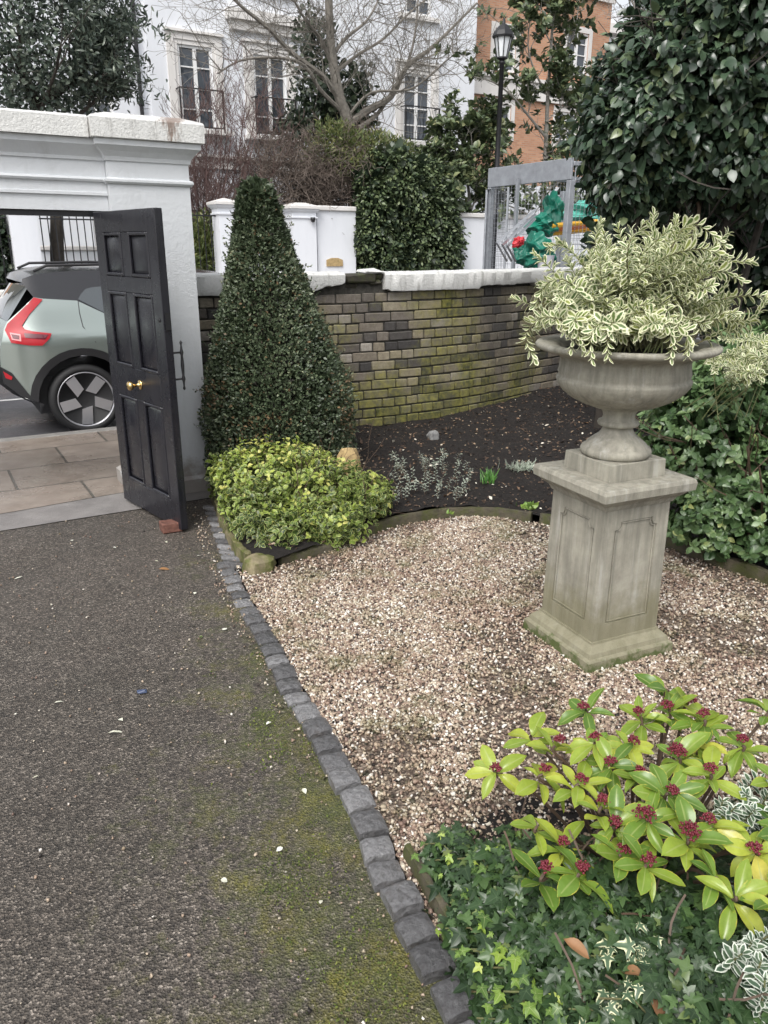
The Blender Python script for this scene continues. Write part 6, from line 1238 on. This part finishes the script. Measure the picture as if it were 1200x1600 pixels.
X, Y, Z = ivy_pts(7000); n = len(X); Z = Z + rng.uniform(-.05, .015, n); D = np.stack([rng.normal(-.2, .8, n), rng.normal(-.5, .8, n), rng.normal(-.15, .3, n)], 1); N_ = np.stack([rng.normal(-.1, .35, n), rng.normal(-.35, .35, n), np.ones(n)], 1)
link('foliage', leaf_mesh('foliage', 'ivy', np.stack([X, Y, Z], 1), D, N_, .040 * rng.uniform(.45, 1.3, n), np.clip(rng.beta(1.6, 2.2, n), 0, 1)), 'ivy_leaf', ib)
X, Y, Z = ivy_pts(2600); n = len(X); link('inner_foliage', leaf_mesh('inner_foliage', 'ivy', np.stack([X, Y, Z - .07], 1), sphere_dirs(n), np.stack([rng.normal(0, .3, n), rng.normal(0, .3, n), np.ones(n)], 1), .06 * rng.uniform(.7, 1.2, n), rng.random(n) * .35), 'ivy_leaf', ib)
mb = MB()
for x, y, z in zip(*[a.tolist() for a in ivy_pts(90)]):
    if x < .42 - .1 * (y - 1): continue
    branch(mb, (x, y, z - .05), (U(-1, 1), U(-1, 1), .1), .22, .0025, 0, n=6, up=0)
mb.build('stems', 'stem_brown', ib)
def ivy_patch(name, label, pts, m, n, size, hz=.20, R=22, tm='ivy', cat='ivy'):
    c = G(*pts[0], hz); c.z = float(ivz(np.array([c.x]), np.array([c.y]))[0]); A, D, N_ = [], [], []; mb = MB()
    for q in pts:
        e0 = G(*q, hz)
        for _ in range(n): e = G(q[0] + random.gauss(0, R), q[1] + random.gauss(0, R), hz); e.z = float(ivz(np.array([e.x]), np.array([e.y]))[0]) + U(.0, .035); A.append(tuple(e)); D.append((U(-1, 1), U(-1.2, .3), U(-.4, .1))); N_.append((U(-.3, .3), U(-.6, .1), 1))
        z0 = float(ivz(np.array([e0.x]), np.array([e0.y]))[0]); mb.tube([(e0.x - .06, e0.y + .03, z0 - .03), (e0.x, e0.y, z0 + .005), (e0.x + .05, e0.y - .05, z0 - .02)], .002, 4)
    o = thing(name, c, label, cat); link('foliage', leaf_mesh('foliage', tm, A, D, N_, size * rng.uniform(.5, 1.25, len(A))), m, o); mb.build('stems', 'stem_green', o); return o
ivy_patch('lime_ivy', 'bright lime green ivy shoots creeping over the brown board beside the setts', [(745, 1480), (780, 1500), (770, 1545), (812, 1530), (790, 1590), (830, 1575), (855, 1595)], 'ivy_lime', 6, .034, .1, 16)
ivy_patch('pale_ivy', 'paler young green ivy along the upper left rim of the bank', [(700, 1330), (720, 1380), (750, 1350), (690, 1310), (800, 1330), (760, 1400), (735, 1440), (840, 1300)], 'ivy_lime', 5, .024, .12, 20)
ivy_patch('variegated_ivy', 'cream edged ivy leaves amid the dark ivy below the skimmia', [(960, 1500), (1000, 1520), (940, 1585), (985, 1590), (1010, 1490)], 'ivy_varieg', 5, .036, .22, 16)
def rosettes(name, label, centers, m, leaf, hz, k=11, cat='plant', tm=None):
    c0 = G(*centers[0], hz); o = thing(name, c0, label, cat); spec = []
    for q in centers:
        e = G(q[0], q[1], hz + U(-.03, .03)); b_ = e + Vector((U(-.05, .05), U(.0, .08), -.16)); spec.append([b_, b_.lerp(e, .6) + Vector((U(-.01, .01), 0, .01)), e])
    shoots(spec, o, tm or T_blade(4, .26, .55), m, leaf, 'stem_green', .0085, .30); return o
rosettes('variegated_sprig', 'white edged variegated rosettes low down beside the dark ivy', [(1175, 1470), (1190, 1500), (1205, 1460), (1160, 1490), (1195, 1530), (1215, 1490)], 'silver_leaf', .034, .36)
rosettes('variegated_sprig', 'silvery variegated sprigs showing between the skimmia leaves at the right', [(1165, 1240), (1180, 1265), (1150, 1260), (1200, 1240), (1130, 1250), (1190, 1215), (1215, 1255)], 'silver_leaf', .032, .42)
scrap_ = G(878, 1482, .24); tag(link('fallen_leaf', leaf_mesh('fallen_leaf', 'ovalhi', [tuple(scrap_ + UP * .03)], [(.6, -.5, .1)], [(0, -.3, 1)], [.06], [.35]), 'dead_leaf', origin=scrap_), 'curled tan fallen leaf caught on the ivy', 'leaf')
scrap_ = G(1010, 1545, .24); tag(link('fallen_leaf', leaf_mesh('fallen_leaf', 'ovalhi', [tuple(scrap_ + UP * .03)] * 2, [(.1, -.8, -.1), (-.5, .4, 0)], [(0, -.3, 1)] * 2, [.09, .06], [.15, .3]), 'dead_leaf', origin=scrap_), 'reddish brown dead leaf among the cream edged ivy', 'leaf')
# skimmia: whorls of big yellow-green leaves round dark red bud clusters
sk = thing('skimmia', (.80, 1.85, .1), 'skimmia with big glossy yellow green leaves and dark red bud clusters, above the ivy', 'shrub')
whorls = [(775, 1205, .36, 5, 1), (830, 1150, .42, 5, 0), (870, 1165, .44, 6, 1), (915, 1110, .46, 5, 1), (930, 1160, .48, 6, 1), (955, 1195, .46, 7, 1), (848, 1210, .40, 6, 1), (905, 1225, .44, 7, 1), (840, 1290, .36, 5, 0), (880, 1325, .34, 6, 1), (850, 1365, .33, 5, 1), (905, 1365, .34, 6, 1), (940, 1260, .44, 6, 1), (1010, 1280, .44, 7, 2), (1000, 1120, .50, 6, 1), (1045, 1110, .52, 7, 1), (1100, 1125, .54, 7, 1), (1075, 1100, .52, 5, 1), (1160, 1165, .52, 7, 1), (1200, 1110, .54, 6, 0), (1060, 1185, .50, 7, 2), (1045, 1240, .47, 7, 1), (1110, 1210, .50, 7, 1), (1075, 1310, .43, 8, 2), (970, 1335, .38, 7, 1), (1010, 1350, .38, 6, 1), (1110, 1290, .44, 6, 1), (1150, 1400, .40, 6, 0), (1180, 1330, .44, 7, 1), (1215, 1400, .42, 6, 0), (1120, 1370, .40, 5, 0), (1220, 1210, .52, 6, 1), (1000, 1215, .46, 6, 1), (1230, 1300, .46, 6, 0), (960, 1290, .42, 5, 1), (1090, 1165, .50, 6, 0), (985, 1165, .48, 6, 1), (1045, 1080, .52, 5, 0)]
A, D, N_, S, R_ = [], [], [], [], []; mb = MB(); buds = MB()
for px, py, z, k, fl in whorls:
    z -= .06; e = G(px, py, z); ax = Vector((U(-.5, .5), U(-.6, .2), 1)).normalized(); e1 = ax.orthogonal().normalized(); e2 = ax.cross(e1); ph = U(0, 6); tone = random.random(); root = Vector((.80 + (e.x - .80) * .45, 1.9 + (e.y - 1.9) * .4, .06))
    mb.tube(spline([root, root.lerp(e, .55) + Vector((0, 0, .03)), e - ax * .02, e], 5), [.0055 - .0015 * i / 15 for i in range(16)], 6, cap=False)
    for j in range(k + 1 + (px + py) % 3):
        q = ph + j * 2.399; s_ = e1 * math.cos(q) + e2 * math.sin(q); lowr = j % 3; A.append(tuple(e - ax * (.006 + .012 * lowr))); D.append(tuple(s_ + ax * U(-.1, 1.0) * (1 if lowr == 0 else .5) + Vector((U(-.2, .2), U(-.2, .2), U(-.1, .2))))); N_.append(tuple(ax * 1.0 - s_ * .25 + Vector((U(-.2, .2), U(-.2, .2), 0)))); S.append(U(.060, .104)); R_.append(min(.94, max(0, .12 + tone * .62 + U(-.14, .24))))
    if fl:
        buds = MB(); nb = 110 if fl == 2 else 60; R = .030 if fl == 2 else .0195; hc = e + ax * (.020 if fl == 1 else .026)
        for _ in range(nb):
            d = Vector(tuple(sphere_dirs(1)[0])); d.z = abs(d.z) * .9 - .15; kk = U(.35, 1); c = hc + Vector((d.x * R, d.y * R, d.z * R * 1.1)) * kk; r = U(.0024, .0038)
            buds.lathe([(.0, -r), (r * .8, -r * .5), (r, .1 * r), (r * .7, r * .7), (.0, r)], 6, c)
        buds.build('bud_cluster', 'flower_red', sk, smooth=True)
mb.build('stems', 'stem_brown', sk); link('foliage', leaf_mesh('foliage', 'ovalhi', A, D, N_, S, R_), 'skimmia_leaf', sk)
